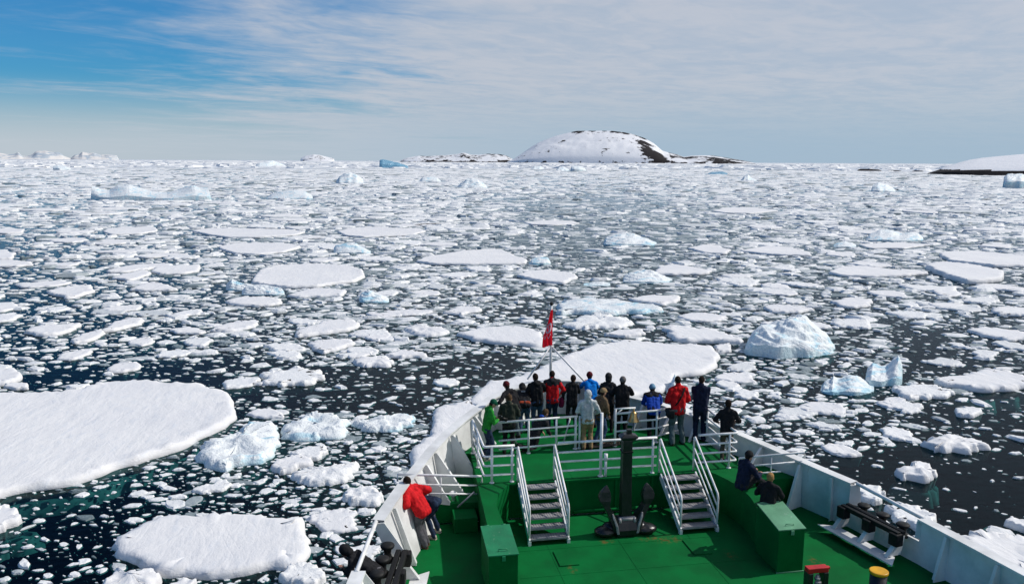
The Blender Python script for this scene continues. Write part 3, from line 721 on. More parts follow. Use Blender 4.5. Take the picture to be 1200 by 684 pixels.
for o, c_, sz, look in AUTO:
    near = sorted(LAND, key=lambda t_: (t_[1] - c_).length)[:6]; lab = None
    for b_, bc in near:
        d = c_ - bc; along = d.dot(c_.normalized()); side = d.dot(Vector((c_.y, -c_.x)).normalized())
        rel = ('right of' if side > 0 else 'left of') if abs(side) > abs(along) * 0.55 else ('beyond' if along > 0 else 'in front of')
        lab = f"{sz} {look} floe {rel} the {clip_words(b_['label'], 16 - len(f'{sz} {look} floe {rel} the'.split()))}"
        if lab not in taken: break
    taken.add(lab); o['label'] = lab
rest = np.array([i for i in range(len(cand)) if i not in set(idx)])

def scatter(name, P, tones, n_ring, mat, label, h_rel=(0.03, 0.11), hmax=0.45):
    """thousands of small pieces in one mesh: skirt ring, shoulder ring, crown"""
    N = len(P); k = n_ring
    th = (np.arange(k)[None, :] + rng.uniform(-.3, .3, (N, k))) * 2 * math.pi / k
    rad = P[:, 3:4] * rng.uniform(0.70, 1.15, (N, k)); el_ = rng.uniform(0.32, 0.9, (N, 1)); ro = rng.normal(-YAW, 0.55, (N, 1))
    a, b = rad * np.cos(th), rad * el_ * np.sin(th)
    X, Y = a * np.cos(ro) - b * np.sin(ro), a * np.sin(ro) + b * np.cos(ro)
    h = np.minimum(P[:, 3:4] * 2 * rng.uniform(*h_rel, (N, 1)), hmax)
    ins = rng.uniform(0.50, 0.86, (N, k))
    parts = [np.stack([P[:, :1] + X, P[:, 1:2] + Y, np.full_like(X, -0.04)], 2)]
    if k > 5:
        parts.append(np.stack([P[:, :1] + X * ins, P[:, 1:2] + Y * ins, h * rng.uniform(.55, 1.1, (N, k))], 2)); 
    top = np.stack([P[:, 0] + X.mean(1) * .6, P[:, 1] + Y.mean(1) * .6, h[:, 0] * rng.uniform(0.85, 1.25, N)], 1)[:, None, :]
    parts.append(top); co = np.concatenate(parts, 1); nv_ = co.shape[1]
    base = (np.arange(N) * nv_)[:, None]; i0 = np.arange(k); i1 = (i0 + 1) % k
    fl = []; ls = []
    if k > 5:
        quads = np.stack([i0, i1, k + i1, k + i0], 1).ravel(); tris = np.stack([k + i0, k + i1, np.full(k, 2 * k)], 1).ravel()
        flat = np.concatenate([np.broadcast_to(quads, (N, len(quads))) + base, np.broadcast_to(tris, (N, len(tris))) + base], 1)
        per = np.concatenate([np.arange(k) * 4, 4 * k + np.arange(k) * 3]); L_ = 7 * k
    else:
        tris = np.stack([i0, i1, np.full(k, k)], 1).ravel(); flat = np.broadcast_to(tris, (N, len(tris))) + base; per = np.arange(k) * 3; L_ = 3 * k
    starts = (np.arange(N) * L_)[:, None] + per[None, :]
    tn = np.repeat(tones, nv_)
    me = np_mesh(name, co.reshape(-1, 3), flat.ravel(), starts.ravel(), {'tone': tn})
    o = link(name, me, None, mat); tag(o, label, 'brash ice', kind='stuff'); return o
def tones_for(P, grey):
    n_ = len(P); t_ = np.where(rng.uniform(0, 1, n_) < grey, rng.uniform(.08, .62, n_), rng.uniform(.66, 1.0, n_)); return t_
big_ = np.concatenate([cand[rest], place(20, 34, 0.34, 330, 1600, 1.0), place(12, 20, 0.52, 26, 1600, 1.0)])
far_ = np.concatenate([place(16, 44, 0.8, 230, 1600, 0.9), place(8, 16, 0.8, 200, 1600, 0.85), place(5, 9, 0.5, 200, 1000, 0.8)])
mid_p = place(7, 12, 0.50, 24, 1600, 0.95)
sml = place(4, 7, 0.28, 22, 1200, 0.9)
tiny = place(2.0, 4, 0.08, 20, 220, 0.8)
scatter('brash_ice', big_, tones_for(big_, .18), 9, M_BRASH, "scattered broken floes too many to count across the sea")
scatter('brash_ice', far_, tones_for(far_, .04), 8, M_BRASH, "close flat floes crowding together towards the horizon", h_rel=(0.012, 0.04), hmax=0.3)
scatter('brash_ice', mid_p, tones_for(mid_p, .25), 7, M_BRASH, "dense brash of hand to table sized ice pieces between the floes")
# half sunken slush between the pieces: flat, grey, barely awash
def slush(px_lo, px_hi, frac, r0, r1):
    e = math.log(r1 / r0); n_ = int(frac * 1.37 * 1.97e6 * e / ((px_lo + px_hi) / 2) ** 2)
    x, y, r_ = sample(n_, r0, r1); s = rng.uniform(px_lo, px_hi, n_) * r_ / FPX * .5
    keep = (rng.uniform(0, 1, n_) < density(x, y) * np.clip(clumpy(x, y, 0.20 * r_ + 5) - .25, .05, 1.6)) & ~in_poly(x, y, SHIP_WL)
    return np.stack([x, y, r_, s], 1)[keep]
sl_ = np.concatenate([slush(16, 44, 0.55, 20, 420), slush(6, 15, 0.40, 20, 300)])
scatter('slush_ice', sl_, rng.uniform(.14, .62, len(sl_)), 8, M_BRASH, "grey half sunken slush awash between the white pieces", h_rel=(0.006, 0.018), hmax=0.035)
scatter('brash_ice', sml, tones_for(sml, .32), 6, M_BRASH, "fine brash ice filling the water between the larger pieces")
scatter('brash_ice', tiny, tones_for(tiny, .45), 5, M_BRASH, "specks of ice crumbs floating on the nearer dark water")
u_ = np.exp(rng.uniform(math.log(1450), math.log(11000), 2600)); a_ = rng.uniform(A0, A1, 2600)
hum = np.stack([u_ * np.sin(a_), u_ * np.cos(a_), u_, u_ * rng.uniform(5, 26, 2600) / FPX * .5], 1)
o = scatter('hummocks', hum, rng.uniform(.62, 1.0, 2600), 8, M_BRASH, "broken hummocks and small bergs standing out of the far pack ice", h_rel=(0.03, 0.12), hmax=4.0)
print('ICE', len(big_), len(mid_p), len(sml), len(tiny), 'objects', len(FLOES))

# ------------------------------------------------------------------ land on the horizon
def make_rocksnow(rock_bias, name):
    m, t, p = material(name, 0.85, 0.1); P = objco(t)
    sp = t.node('ShaderNodeSeparateXYZ'); t.l.new(P, sp.inputs[0])
    a = t.node('ShaderNodeAttribute', attribute_name='rock').outputs['Fac']
    n1 = t.noise(t.scale_vec(P, 1, 1, 1.6), 0.022, 6, 0.65); n2 = t.noise(P, 0.006, 3, 0.5)
    f = t.ramp(t.math('ADD', t.math('ADD', n1, a), t.math('MULTIPLY', n2, 0.3)), 0.83, 0.89)
    c = t.mix(f, (0.75, 0.755, 0.78), (0.022, 0.019, 0.020)); t.put(p.inputs['Base Color'], c)
    t.put(p.inputs['Normal'], t.bump(n1, 0.25, 10)); return m
M_LAND = make_rocksnow(0, "snow_and_rock")
def land(name, prof, ybase, dist, depth, rock, label, cat, nu=150, nv=44, rough=0.05, shore=0.0, power=0.55, crest=0.5):
    """prof: skyline in the photo; rock(u, v, z01, seed) adds bare rock"""
    x0, x1 = prof[0][0], prof[-1][0]
    def P_at(x, z=0.0):
        d = ray(x, ybase); q = Vector((d.x, d.y)).normalized() * dist; return Vector((q.x, q.y, 0))
    A, Bp = P_at(x0), P_at(x1); c = (A + Bp) / 2; ux = (Bp - A).normalized(); uy = Vector((-ux.y, ux.x, 0)); L = (Bp - A).length
    if uy.dot(c) < 0: uy = -uy
    vs = []; rk = []; xs = [p[0] for p in prof]; ys = [p[1] for p in prof]
    for j in range(nv):
        v = j / (nv - 1)
        for i in range(nu):
            u = i / (nu - 1); x = x0 + (x1 - x0) * u
            y = float(np.interp(x, xs, ys)); d = ray(x, y); ht = max(0.0, CAM_Z + d.z * dist / math.hypot(d.x, d.y))
            q = v / crest if v < crest else (1 - v) / (1 - crest)
            z = ht * min(1.0, q) ** power
            nz = mnoise.fractal(Vector((u * L / 260, v * depth / 260, 3 + dist)), 0.9, 2.0, 4)
            z += nz * rough * max(ht, 12) * min(1, q * 3) * (0.35 if 0.8 < q else 1)
            w_ = (0.5 - u) * L * -1
            wid = 0.35 + 0.65 * math.sqrt(max(0.0, 1 - (2 * u - 1) ** 4))
            vs.append(tuple(ux * w_ + uy * ((v - 0.5) * depth * wid) + Vector((0, 0, max(z, -3) if 0 < j < nv - 1 and 0 < i < nu - 1 else -3))))
            rk.append(rock(u, v, z / max(ht, 1e-3), z, nz))
    fl = []; ls = []
    for j in range(nv - 1):
        for i in range(nu - 1):
            ls.append(len(fl)); fl += [j * nu + i, j * nu + i + 1, (j + 1) * nu + i + 1, (j + 1) * nu + i]
    me = np_mesh(name, vs, fl, ls, {'rock': rk}, True); o = link(name, me, None, M_LAND); o.location = (c.x, c.y, 0)
    tag(o, kind='structure'); return o
def rock_hill(u, v, f, z, nz):
    r_ = 0.02 + 0.16 * nz
    if z < 5: r_ += 0.22 if not .32 < u < .44 else 0.05
    r_ += 0.50 * math.exp(-((u - 0.60 - .07 * (0.5 - f)) / 0.055) ** 2) * (1 if .06 < f < .86 else 0) * (0.72 + 1.3 * nz)
    r_ += 0.30 * math.exp(-((u - 0.235) / 0.03) ** 2 - ((f - .70 - (u - .235) * 1.5) / .06) ** 2)
    r_ += 0.26 * math.exp(-((u - 0.49) / 0.03) ** 2 - ((f - .32) / .06) ** 2)
    r_ += 0.30 * math.exp(-((v - 0.49) / 0.06) ** 2) * max(0.0, 0.75 + 1.3 * mnoise.noise(Vector((u * 30, 3.3, 1)))) * (1 if .26 < u < .60 else 0)
    r_ += (0.20 + .22 * nz) * (1 if u > .66 else 0)
    return r_
land("island_hill", [(598,189),(603,186.5),(612,180),(622,173),(632,167),(643,162.5),(655,158.5),(668,155.5),(678,153.8),(690,153.6),(705,153.4),(720,153.8),(733,155.3),(745,157.8),(757,162),(768,168),(778,176.5),(786,179),(795,181),(803,184),(812,182.5),(824,182),(836,182.3),(848,184.3),(860,186.3),(872,188.3),(880,190)], 190.4, 8000, 1500, rock_hill, None, None, nu=230, nv=60, rough=0.045)
land("low_islands", [(470,187.5),(478,184.5),(490,182.5),(500,183.2),(512,182.2),(522,181.8),(534,180.5),(543,178.6),(552,181),(560,181.3),(570,180.2),(582,180.6),(592,182),(598,185),(606,189)], 189, 9000, 900, lambda u, v, f, z, nz: 0.14 + 0.22 * nz + (0.35 if z < 7 else 0), None, None, nu=150, nv=30, rough=0.12)
land("low_islands", [(352,185.5),(358,182.5),(367,180.6),(374,181.2),(384,184),(392,185.8)], 187.5, 12000, 900, lambda u, v, f, z, nz: 0.12 + 0.2 * nz, None, None, nu=60, nv=20, rough=0.1)
land("snow_cape", [(1096,201),(1104,198.5),(1114,194.5),(1126,190.5),(1140,187.3),(1155,185),(1170,183.6),(1185,182.3),(1200,181),(1230,179),(1270,178),(1320,181),(1380,190),(1400,199)], 201.5, 1350, 420, lambda u, v, f, z, nz: -0.4 + (0.98 if z < 6.5 and v < .5 else 0), None, None, nu=160, nv=60, rough=0.012, power=0.5)
for pr, yb, dd in (([(1004,199.5),(1008,197.8),(1018,197.8),(1030,198.6),(1034,200)], 199.8, 1600), ([(1036,200.2),(1042,199.2),(1052,199.4),(1058,200.6)], 200.4, 1600), ([(1068,201),(1072,199.6),(1080,200),(1085,201.4)], 201.2, 1560)):
    land("low_rocks", pr, yb, dd, 30, lambda u, v, f, z, nz: 0.9, None, None, nu=30, nv=10, rough=0.2)
# mountains far off to port
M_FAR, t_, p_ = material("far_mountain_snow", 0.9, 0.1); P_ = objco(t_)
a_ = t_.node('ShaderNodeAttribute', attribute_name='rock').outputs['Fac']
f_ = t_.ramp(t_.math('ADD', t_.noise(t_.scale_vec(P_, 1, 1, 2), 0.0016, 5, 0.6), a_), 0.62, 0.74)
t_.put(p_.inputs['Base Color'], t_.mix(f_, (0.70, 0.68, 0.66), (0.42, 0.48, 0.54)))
for pr in ([(-60,186),(-40,180),(-15,178),(0,179.5),(8,181),(15,180.5),(20,177.8),(24,183),(30,182.5),(36,181),(41,177),(52,176.6),(62,178.5),(70,179),(75,183),(84,186)], [(82,186),(88,181.5),(93,181),(97,177.8),(104,179.5),(110,179),(118,181.5),(127,181),(137,182),(139,186)]):
    o = land("far_mountains", pr, 186.5, 26000, 2600, lambda u, v, f, z, nz: 0.12 + 0.3 * nz, None, None, nu=110, nv=24, rough=0.16)
    o.data.materials.clear(); o.data.materials.append(M_FAR)

# ------------------------------------------------------------------ paints and metals
def paint(name, col, rough=0.45, wear=None, wear_amt=0.25, scale=1.0, spec=0.4, bump=0.05, stain=None):
    m, t, p = material(name, rough, spec); P = pos(t)
    n1 = t.noise(P, 1.3 * scale, 5, 0.6); n2 = t.noise(t.scale_vec(P, 1, 1, 0.35), 6.0 * scale, 5, 0.7)
    c = t.mix(t.ramp(n1, 0.3, 0.72), tuple(v * 0.80 for v in col), tuple(min(1, v * 1.14) for v in col))
    if wear: c = t.mix(t.math('MULTIPLY', t.ramp(n2, 0.62, 0.74), wear_amt), c, wear)
    if stain: c = t.mix(t.math('MULTIPLY', t.ramp(t.noise(t.scale_vec(P, 2.6, 1.4, 0.6), 1.0, 6, 0.75, 1.2), 0.66, 0.78), 0.5), c, stain)
    t.put(p.inputs['Base Color'], c)
    t.put(p.inputs['Roughness'], t.ramp(n1, 0.2, 0.8, rough - 0.08, rough + 0.14))
    t.put(p.inputs['Normal'], t.bump(t.math('ADD', n1, t.math('MULTIPLY', n2, 0.3)), bump, 0.05)); return m
GREEN = paint("green_deck_paint", (0.0002, 0.122, 0.027), 0.70, (0.012, 0.17, 0.06), 0.30, 1.0, 0.10, 0.18, (0.006, 0.080, 0.026))
def rust_on(m):
    """a rust bloom on the deck where the anchor drips, and a few smaller ones"""
    t = NT(m.node_tree); p = t.n['Principled BSDF']; base = p.inputs['Base Color'].links[0].from_socket; P = pos(t); acc = None
    for (x, y, rx, ry) in ((6.75, 17.15, .40, .26), (6.35, 17.25, .35, .16), (5.3, 17.25, .22, .12), (7.9, 16.2, .14, .3), (4.2, 16.1, .12, .2), (9.6, 15.6, .15, .25), (3.2, 17.9, .1, .25)):
        d = t.vmath('LENGTH', t.vmath('MULTIPLY', t.vmath('SUBTRACT', P, (x, y, 5.3)), (1 / rx, 1 / ry, 0.4)))
        nd = t.n[d.node.name].outputs['Value']; g_ = t.ramp(nd, 0.3, 1.15, 1.0, 0.0); acc = g_ if acc is None else t.math('MAXIMUM', acc, g_)
    f = t.math('MULTIPLY', acc, t.ramp(t.noise(P, 7.0, 5, 0.7), 0.44, 0.66))
    t.put(p.inputs['Base Color'], t.mix(t.math('MULTIPLY', f, 0.75), base, (0.16, 0.075, 0.022)))
rust_on(GREEN)
GREENL = paint("worn_green_lid_paint", (0.13, 0.33, 0.19), 0.5, (0.45, 0.55, 0.45), 0.8, 1.6, 0.3, 0.2, (0.16, 0.12, 0.06))
WHITE = paint("white_ship_paint", (0.76, 0.76, 0.75), 0.45, (0.58, 0.54, 0.48), 0.45, 0.9, 0.35, 0.10, (0.60, 0.57, 0.52))
RAILW = paint("white_rail_paint", (0.87, 0.86, 0.85), 0.5, (0.6, 0.5, 0.42), 0.3, 3.0, 0.45, 0.03)
BLACK = paint("black_anchor_paint", (0.011, 0.011, 0.012), 0.32, (0.07, 0.05, 0.045), 0.45, 2.0, 0.55, 0.35)
IRON = paint("worn_black_iron", (0.010, 0.010, 0.010), 0.55, (0.07, 0.045, 0.03), 0.5, 2.5, 0.25, 0.3)
STEEL = paint("galvanised_steel", (0.30, 0.29, 0.295), 0.5, (0.33, 0.33, 0.34), 0.4, 5.0, 0.5, 0.1)
GREY = paint("grey_rail_paint", (0.33, 0.34, 0.36), 0.5, (0.5, 0.5, 0.5), 0.3, 3.0, 0.4, 0.05)
YELLOW = paint("yellow_paint", (0.72, 0.36, 0.004), 0.45, (0.5, 0.25, 0.02), 0.3, 3.0, 0.4, 0.05)
REDP = paint("red_paint", (0.46, 0.012, 0.015), 0.4, (0.25, 0.03, 0.02), 0.4, 3.0, 0.4, 0.05)
BRASS, t_, p_ = material("brass", 0.32, 0.5); p_.inputs['Base Color'].default_value = (0.62, 0.40, 0.16, 1); p_.inputs['Metallic'].default_value = 0.9
ROPE = paint("dark_rope", (0.06, 0.05, 0.042), 0.9, (0.14, 0.12, 0.1), 0.6, 6.0, 0.1, 0.6)

# ------------------------------------------------------------------ the ship's bow
ZL, ZU, ZS_L, ZS_R = 5.28, 6.20, 5.76, 6.02            # main deck, raised deck, side decks to port and starboard
CL = 5.70
ship = empty("ship", (CL, 14.0, ZL), "ship's bow with bright green decks and white bulwarks carrying the watching passengers", "ship")
OFF = Vector((CL, 14.0, ZL))
def sp(name, mb, mat, parent=None, bevel=0.0, label=None):
    """a part of the ship; coordinates are world metres"""
    mb.v = [tuple(Vector(v) - OFF) for v in mb.v]
    return mb.build(name, mat, parent or ship, bevel, label)
def part(name, parent=None, label=None):
    o = empty(name); o.parent = parent or ship
    if label: o['label'] = label
    return o
def zcap(y): return float(np.interp(y, [6, 15, 18.5, 22, 25], [6.50, 6.56, 6.73, 7.02, 7.28]))
def on_cap(px, py):
    z = 6.8; drop = 0.28 if px > 700 else 0.0               # the starboard side lies a little lower: a slight heel
    for _ in range(40):
        y = at(px, py, z).y; z = 0.5 * z + 0.5 * (zcap(y) - drop * min(1.0, max(0.0, (23.6 - y) / 3.4)))
    return at(px, py, z)
# inner edge of the cap rail, measured in the photograph, aft to bow to aft
capL = [on_cap(*p) for p in ((450.4, 611.8), (464, 591), (478, 570.7), (491.7, 553.3), (510.6, 529.5), (530, 508.5), (549.6, 491.7), (568, 477.5))]
capR = [on_cap(*p) for p in ((738.8, 467.5), (772, 475.2), (802.7, 485.8), (830, 496.5), (860.6, 509), (900, 526), (938.6, 543), (966, 555), (996.6, 568))]
bow = [(3.55, 22.95), (4.15, 23.55), (4.85, 24.0), (5.6, 24.2), (6.35, 24.05), (6.95, 23.65)]
bow = [Vector((x, y, zcap(y))) for x, y in bow]
aftL = [Vector((-1.15, 0, 6.5)), Vector((-1.0, 8.0, 6.52)), Vector((-0.6, 12.0, 6.54)), Vector((-0.18, 14.25, 6.55))]
aftR = [on_cap(1075, 610), on_cap(1137, 643), on_cap(1200, 677), Vector((12.35, 8.0, 6.22)), Vector((12.6, 0.0, 6.2))]
def foot(p, side):
    """where the inner plating meets the deck below cap point p"""
    if p.y > 21.4: d, z = 0.05, ZU
    elif p.y > 18.75: d, z = (0.10, ZS_L) if side < 0 else (-0.02, ZS_R)
    else: d, z = (0.34, ZL) if side < 0 else (-0.08, ZL)
    return Vector((p.x - side * d, p.y, z))
sheer = capL + bow + capR
sides = [-1] * len(capL) + [-1, -1, 0, 0, 0, 1] + [1] * len(capR)
def outward(L, i):
    a, b = L[max(i - 1, 0)], L[min(i + 1, len(L) - 1)]; d = (b - a); v = Vector((-d.y, d.x, 0)); return v.normalized()
def plating(mb, L, S, ztop=None):
    inn, out_, ft, fo = [], [], [], []
    for i, p in enumerate(L):
        n_ = outward(L, i); f = foot(p, S[i] if S[i] else 0) if S[i] else Vector((p.x, p.y - 0.06, ZU))
        top = Vector((p.x, p.y, p.z)) + n_ * 0.10
        if ztop is not None:
            k = (ztop - f.z) / (top.z - f.z); top = f + (top - f) * k
        inn.append(top); ft.append(f); out_.append(top + n_ * 0.06); fo.append(f + n_ * 0.06)
    mb.strip(ft, inn); mb.strip(inn, out_); mb.strip(out_, fo)
    return fo
sec_fwd = (sheer, sides)
bul = part("bulwark")
m_ = MB(); fo1 = plating(m_, *sec_fwd); sp("bulwark_plating", m_, WHITE, bul)
m_ = MB(); fo2 = plating(m_, aftL, [-1] * 4); sp("bulwark_plating", m_, WHITE, bul)
m_ = MB(); fo3 = plating(m_, aftR, [1] * 5); sp("bulwark_plating", m_, WHITE, bul)
gapL = [aftL[-1], aftL[-1] * 0.5 + capL[0] * 0.5, capL[0]]; gapR = [capR[-1], capR[-1] * 0.5 + aftR[0] * 0.5, aftR[0]]
for L_, s_ in ((gapL, -1), (gapR, 1)):
    m_ = MB(); plating(m_, L_, [s_] * 3, ztop=5.93 if s_ < 0 else 5.80); sp("bulwark_plating", m_, WHITE, bul)
def cap_rail(L, wdt=0.26):
    m_ = MB(); a, b = [], []
    for i, p in enumerate(L): a.append(p.copy()); b.append(p + outward(L, i) * wdt)
    up = Vector((0, 0, 0.045))
    m_.strip([q + up for q in a], [q + up for q in b]); m_.strip(a, [q + up for q in a]); m_.strip([q + up for q in b], b); m_.strip(b, a)
    return m_
sp("cap_rail", cap_rail(sheer), WHITE, bul); sp("cap_rail", cap_rail(aftL), WHITE, bul); sp("cap_rail", cap_rail(aftR), WHITE, bul)
# the pipes over the two openings, and the end plates
for A_, B_, L_ in ((capL[0], aftL[-1], capL), (capR[-1], aftR[0], capR)):
    s_ = -1 if A_.x < CL else 1; o_ = Vector((s_ * 0.17, 0, 0.03))
    sp("opening_bar", MB().tube([A_ + o_, A_.lerp(B_, .5) + o_, B_ + o_], 0.045, 8), RAILW, bul)
    for q in (A_, B_):
        f = foot(q, s_); sp("end_plate", MB().plate([q + Vector((0, 0, -.01)), q + Vector((s_ * 0.24, 0, -.01)), f + Vector((s_ * 0.24, 0, .55)), f + Vector((-s_ * 0.10, 0, .62))], 0.03), WHITE, bul)
def bracket(p, side, inb=0.58, hz=None, name="bracket"):
    """triangular stiffener between cap rail, plating and deck"""
    i = min(range(len(ALLCAP)), key=lambda k: (ALLCAP[k][0] - p).length); L_ = ALLCAP[i][1]; j = ALLCAP[i][2]
    n_ = -outward(L_, j); f = foot(p, side) if side else Vector((p.x, p.y - .06, ZU))
    t = Vector((p.x, p.y, p.z - 0.02)) - n_ * 0.06
    tip = f + n_ * inb; tip.z = f.z + 0.01
    tip2 = tip + Vector((0, 0, 0.06)); t2 = t + n_ * 0.10
    along = n_.cross(Vector((0, 0, 1)))
    m_ = MB().plate([f + Vector((0, 0, .01)), tip, tip2, t2, t], 0.02)
    m_.beam(tip2, t2, 0.07, 0.018, up=along.cross((t2 - tip2).normalized()))
    return sp(name, m_, WHITE, bul)
ALLCAP = [(q, L_, k) for L_ in (sheer, aftL, aftR) for k, q in enumerate(L_)]
def cap_at(px, py): return on_cap(px, py)
for q, s_, inb in ((cap_at(510.6, 529.5), -1, 0.62), (cap_at(499, 543.5), -1, 0.5), (cap_at(530, 508.5), -1, 0.6), (cap_at(556, 487), -1, 0.6),
                   (bow[0], -1, 0.55), (bow[1], -1, 0.5), (bow[4], 0, 0.45), (bow[5], 1, 0.5), (cap_at(755, 470), 1, 0.55), (cap_at(788, 480), 1, 0.55), (cap_at(817, 491), 1, 0.5),
                   (cap_at(893, 523), 1, 0.5), (cap_at(938, 543), 1, 0.55), (cap_at(975, 559), 1, 0.12), (cap_at(1110, 628), 1, 0.36), (cap_at(1170, 661), 1, 0.36),
                   (cap_at(462, 594), -1, 0.12), (Vector((-0.4, 13.0, 6.55)), -1, 0.15)):
    bracket(q, s_, inb)
# hull side below the deck edge
m_ = MB(); edge = fo2 + fo1 + fo3
low = []; keel = []
for p in edge:
    low.append(Vector((CL + (p.x - CL) * 0.82, p.y - 0.5 * max(0, (p.y - 12) / 12), 2.6))); keel.append(Vector((CL + (p.x - CL) * 0.60, p.y - 1.8 * max(0, (p.y - 12) / 12), -1.5)))
m_.strip(edge, low, True); m_.strip(low, keel, True); sp("hull", m_, WHITE)
# decks
def foot_line(y0, y1, side):
    L_ = (aftL + capL) if side < 0 else (aftR[::-1] + capR[::-1])
    ys = [p.y for p in L_]
    pts = [L_[i].lerp(L_[i + 1], (y0 - L_[i].y) / (L_[i + 1].y - L_[i].y)) for i in range(len(L_) - 1) if L_[i].y <= y0 < L_[i + 1].y][:1]
    pts += [p for p in L_ if y0 < p.y < y1]
    pts += [L_[i].lerp(L_[i + 1], (y1 - L_[i].y) / (L_[i + 1].y - L_[i].y)) for i in range(len(L_) - 1) if L_[i].y < y1 <= L_[i + 1].y][:1]
    return pts
YE = 18.85
pl = [foot(p, -1) + Vector((-.02, 0, 0)) for p in foot_line(0.01, YE - 0.06, -1)]; pr = [foot(p, 1) + Vector((.02, 0, 0)) for p in foot_line(0.01, YE - 0.06, 1)]
sp("main_deck", MB().prism([(p.x, p.y) for p in pl] + [(p.x, p.y) for p in pr[::-1]], ZL - 0.2, ZL), GREEN)
# raised deck with its two wings
fl_ = [p for p in foot_line(21.05, 22.6, -1)]; fr_ = [p for p in foot_line(21.05, 22.4, 1)]
wingL, wingR = 2.60, 9.32
plan = [(2.40, 16.36), (2.78, 16.36), (2.76, 17.65), (2.90, 18.20), (3.16, 18.62), (3.30, YE), (8.42, YE), (8.56, 18.60), (8.70, 18.15), (8.78, 17.6), (8.76, 17.1), (8.66, 16.6), (9.08, 16.6), (wingR, YE), (wingR, 21.05)]
plan += [(p.x + .02, p.y) for p in fr_] + [(p.x, p.y + .02) for p in reversed(bow)] + [(p.x - .02, p.y) for p in reversed(fl_)] + [(wingL, 21.05)]
sp("raised_deck", MB().prism(plan, ZL + 0.003, ZU), GREEN)
sl = [(p.x - .1, p.y) for p in foot_line(YE, 21.2, -1)]
sp("side_deck", MB().prism(sl + [(wingL - .003, 21.2), (wingL - .003, YE)], ZL + 0.003, ZS_L), GREEN)
sr = [(p.x + .05, p.y) for p in foot_line(YE - 0.4, 21.2, 1)]
sp("side_deck", MB().prism(sr + [(wingR + .003, 21.2), (wingR + .003, YE - 0.4)], ZL + 0.003, ZS_R), GREEN)
for x0 in (1.86, 9.34): sp("step_box", MB().box((x0 + 0.28, YE - 0.32, ZL + 0.18), (0.56, 0.58, 0.36)), GREEN, bevel=0.012)
# rim of the raised deck and weld seams standing a few millimetres proud
m_ = MB()
for x_ in (2.95, 4.9, 6.6, 8.3): m_.box((x_, 20.1, ZU + 0.002), (0.012, 2.4, 0.006))
for y_ in (15.9, 17.1): m_.box((5.6, y_, ZL + 0.002), (5.2, 0.012, 0.006))
for x_ in (3.9, 5.6, 7.3): m_.box((x_, 15.0, ZL + 0.0025), (0.012, 4.6, 0.006))
o = sp("weld_seam", m_, GREEN); o['kind'] = 'stuff'
for a, b, c, d in (((649, 646), (673, 645), (676, 662), (655, 664)), ((800, 633), (824, 631), (831, 649), (813, 650))):
    P4 = [at(*q, ZL) for q in (a, b, c, d)]; x0 = (P4[0].x + P4[3].x) / 2; x1 = (P4[1].x + P4[2].x) / 2; y0 = (P4[2].y + P4[3].y) / 2; y1 = (P4[0].y + P4[1].y) / 2
    sp("deck_plate", MB().box(((x0 + x1) / 2, (y0 + y1) / 2, ZL + 0.012), (x1 - x0, y1 - y0, 0.03)), GREEN, bevel=0.006)
sp("deck_pipe", MB().tube([(4.9, YE - 0.10, ZL + 0.10), (7.05, YE - 0.10, ZL + 0.10)], 0.04, 8), GREEN)
m_ = MB()
for x_ in (4.75, 6.0, 6.95): m_.box((x_, YE - 0.025, ZL + 0.45), (0.05, 0.05, 0.86))
m_.box((5.7, YE - 0.02, ZU - 0.03), (5.0, 0.06, 0.05)); sp("wall_stiffener", m_, GREEN)
# lockers at the wing ends
def locker(x0, x1, yb, yf, zb, zf, zbase, lid):
    g = part("deck_locker")
    m_ = MB(); pts = [(yf, zbase), (yf, zf), (yb, zb), (yb, zbase)]
    vs = [(x, y, z) for x in (x0, x1) for y, z in pts]; k = len(pts)
    m_.add(vs, [tuple(range(k)), tuple(reversed(range(k, 2 * k)))] + [(i, k + i, k + (i + 1) % k, (i + 1) % k) for i in range(k)])
    sp("locker_body", m_, GREEN, g, bevel=0.014)
    sp("locker_lid", MB().plate([(x0 - .015, yf - .015, zf + .014), (x1 + .015, yf - .015, zf + .014), (x1 + .015, yb, zb + .014), (x0 - .015, yb, zb + .014)], 0.024), lid, g)
    for x_ in (x0 + .12, x1 - .12): sp("lid_hinge", MB().tube([(x_ - .05, yb + .01, zb + .02), (x_ + .05, yb + .01, zb + .02)], 0.016, 6), lid, g)
    sp("lid_latch", MB().box(((x0 + x1) / 2, yf - .025, zf - .05), (.07, .03, .10)), lid, g, bevel=0.006)
    sp("lid_handle", MB().tube([((x0 + x1) / 2 - .09, yf + .12, zf + .035), ((x0 + x1) / 2 - .09, yf + .12, zf + .085), ((x0 + x1) / 2 + .09, yf + .12, zf + .085), ((x0 + x1) / 2 + .09, yf + .12, zf + .035)], .009, 6), lid, g)
    sp("locker_base_weld", MB().box(((x0 + x1) / 2, yf - .012, zbase + .01), (x1 - x0 + .04, .03, .02)), lid, g)
LIDL = paint("worn_green_locker_paint", (0.012, 0.19, 0.078), 0.5, (0.30, 0.42, 0.30), 0.8, 1.8, 0.3, 0.2, (0.16, 0.12, 0.06))
yr = 16.25; zr = at_y(918, 588, yr).z; zrf = at_y(930, 620.5, 15.22).z
locker(8.50, 9.10, yr, 15.22, zr, zrf, ZL + .004, GREENL)
sp("wing_end", MB().prism([(8.58, yr + .003), (9.06, yr + .003), (9.08, yr + .34), (8.66, yr + .34)], ZL + .004, ZU - .02), GREEN)
zlb = at_y(587, 615.5, 16.35).z; zlf = at_y(588, 651, 15.22).z
locker(2.24, 2.84, 16.35, 15.22, zlb, zlf, ZL + .004, LIDL)
print('lockers', zr, zrf, zlb, zlf)

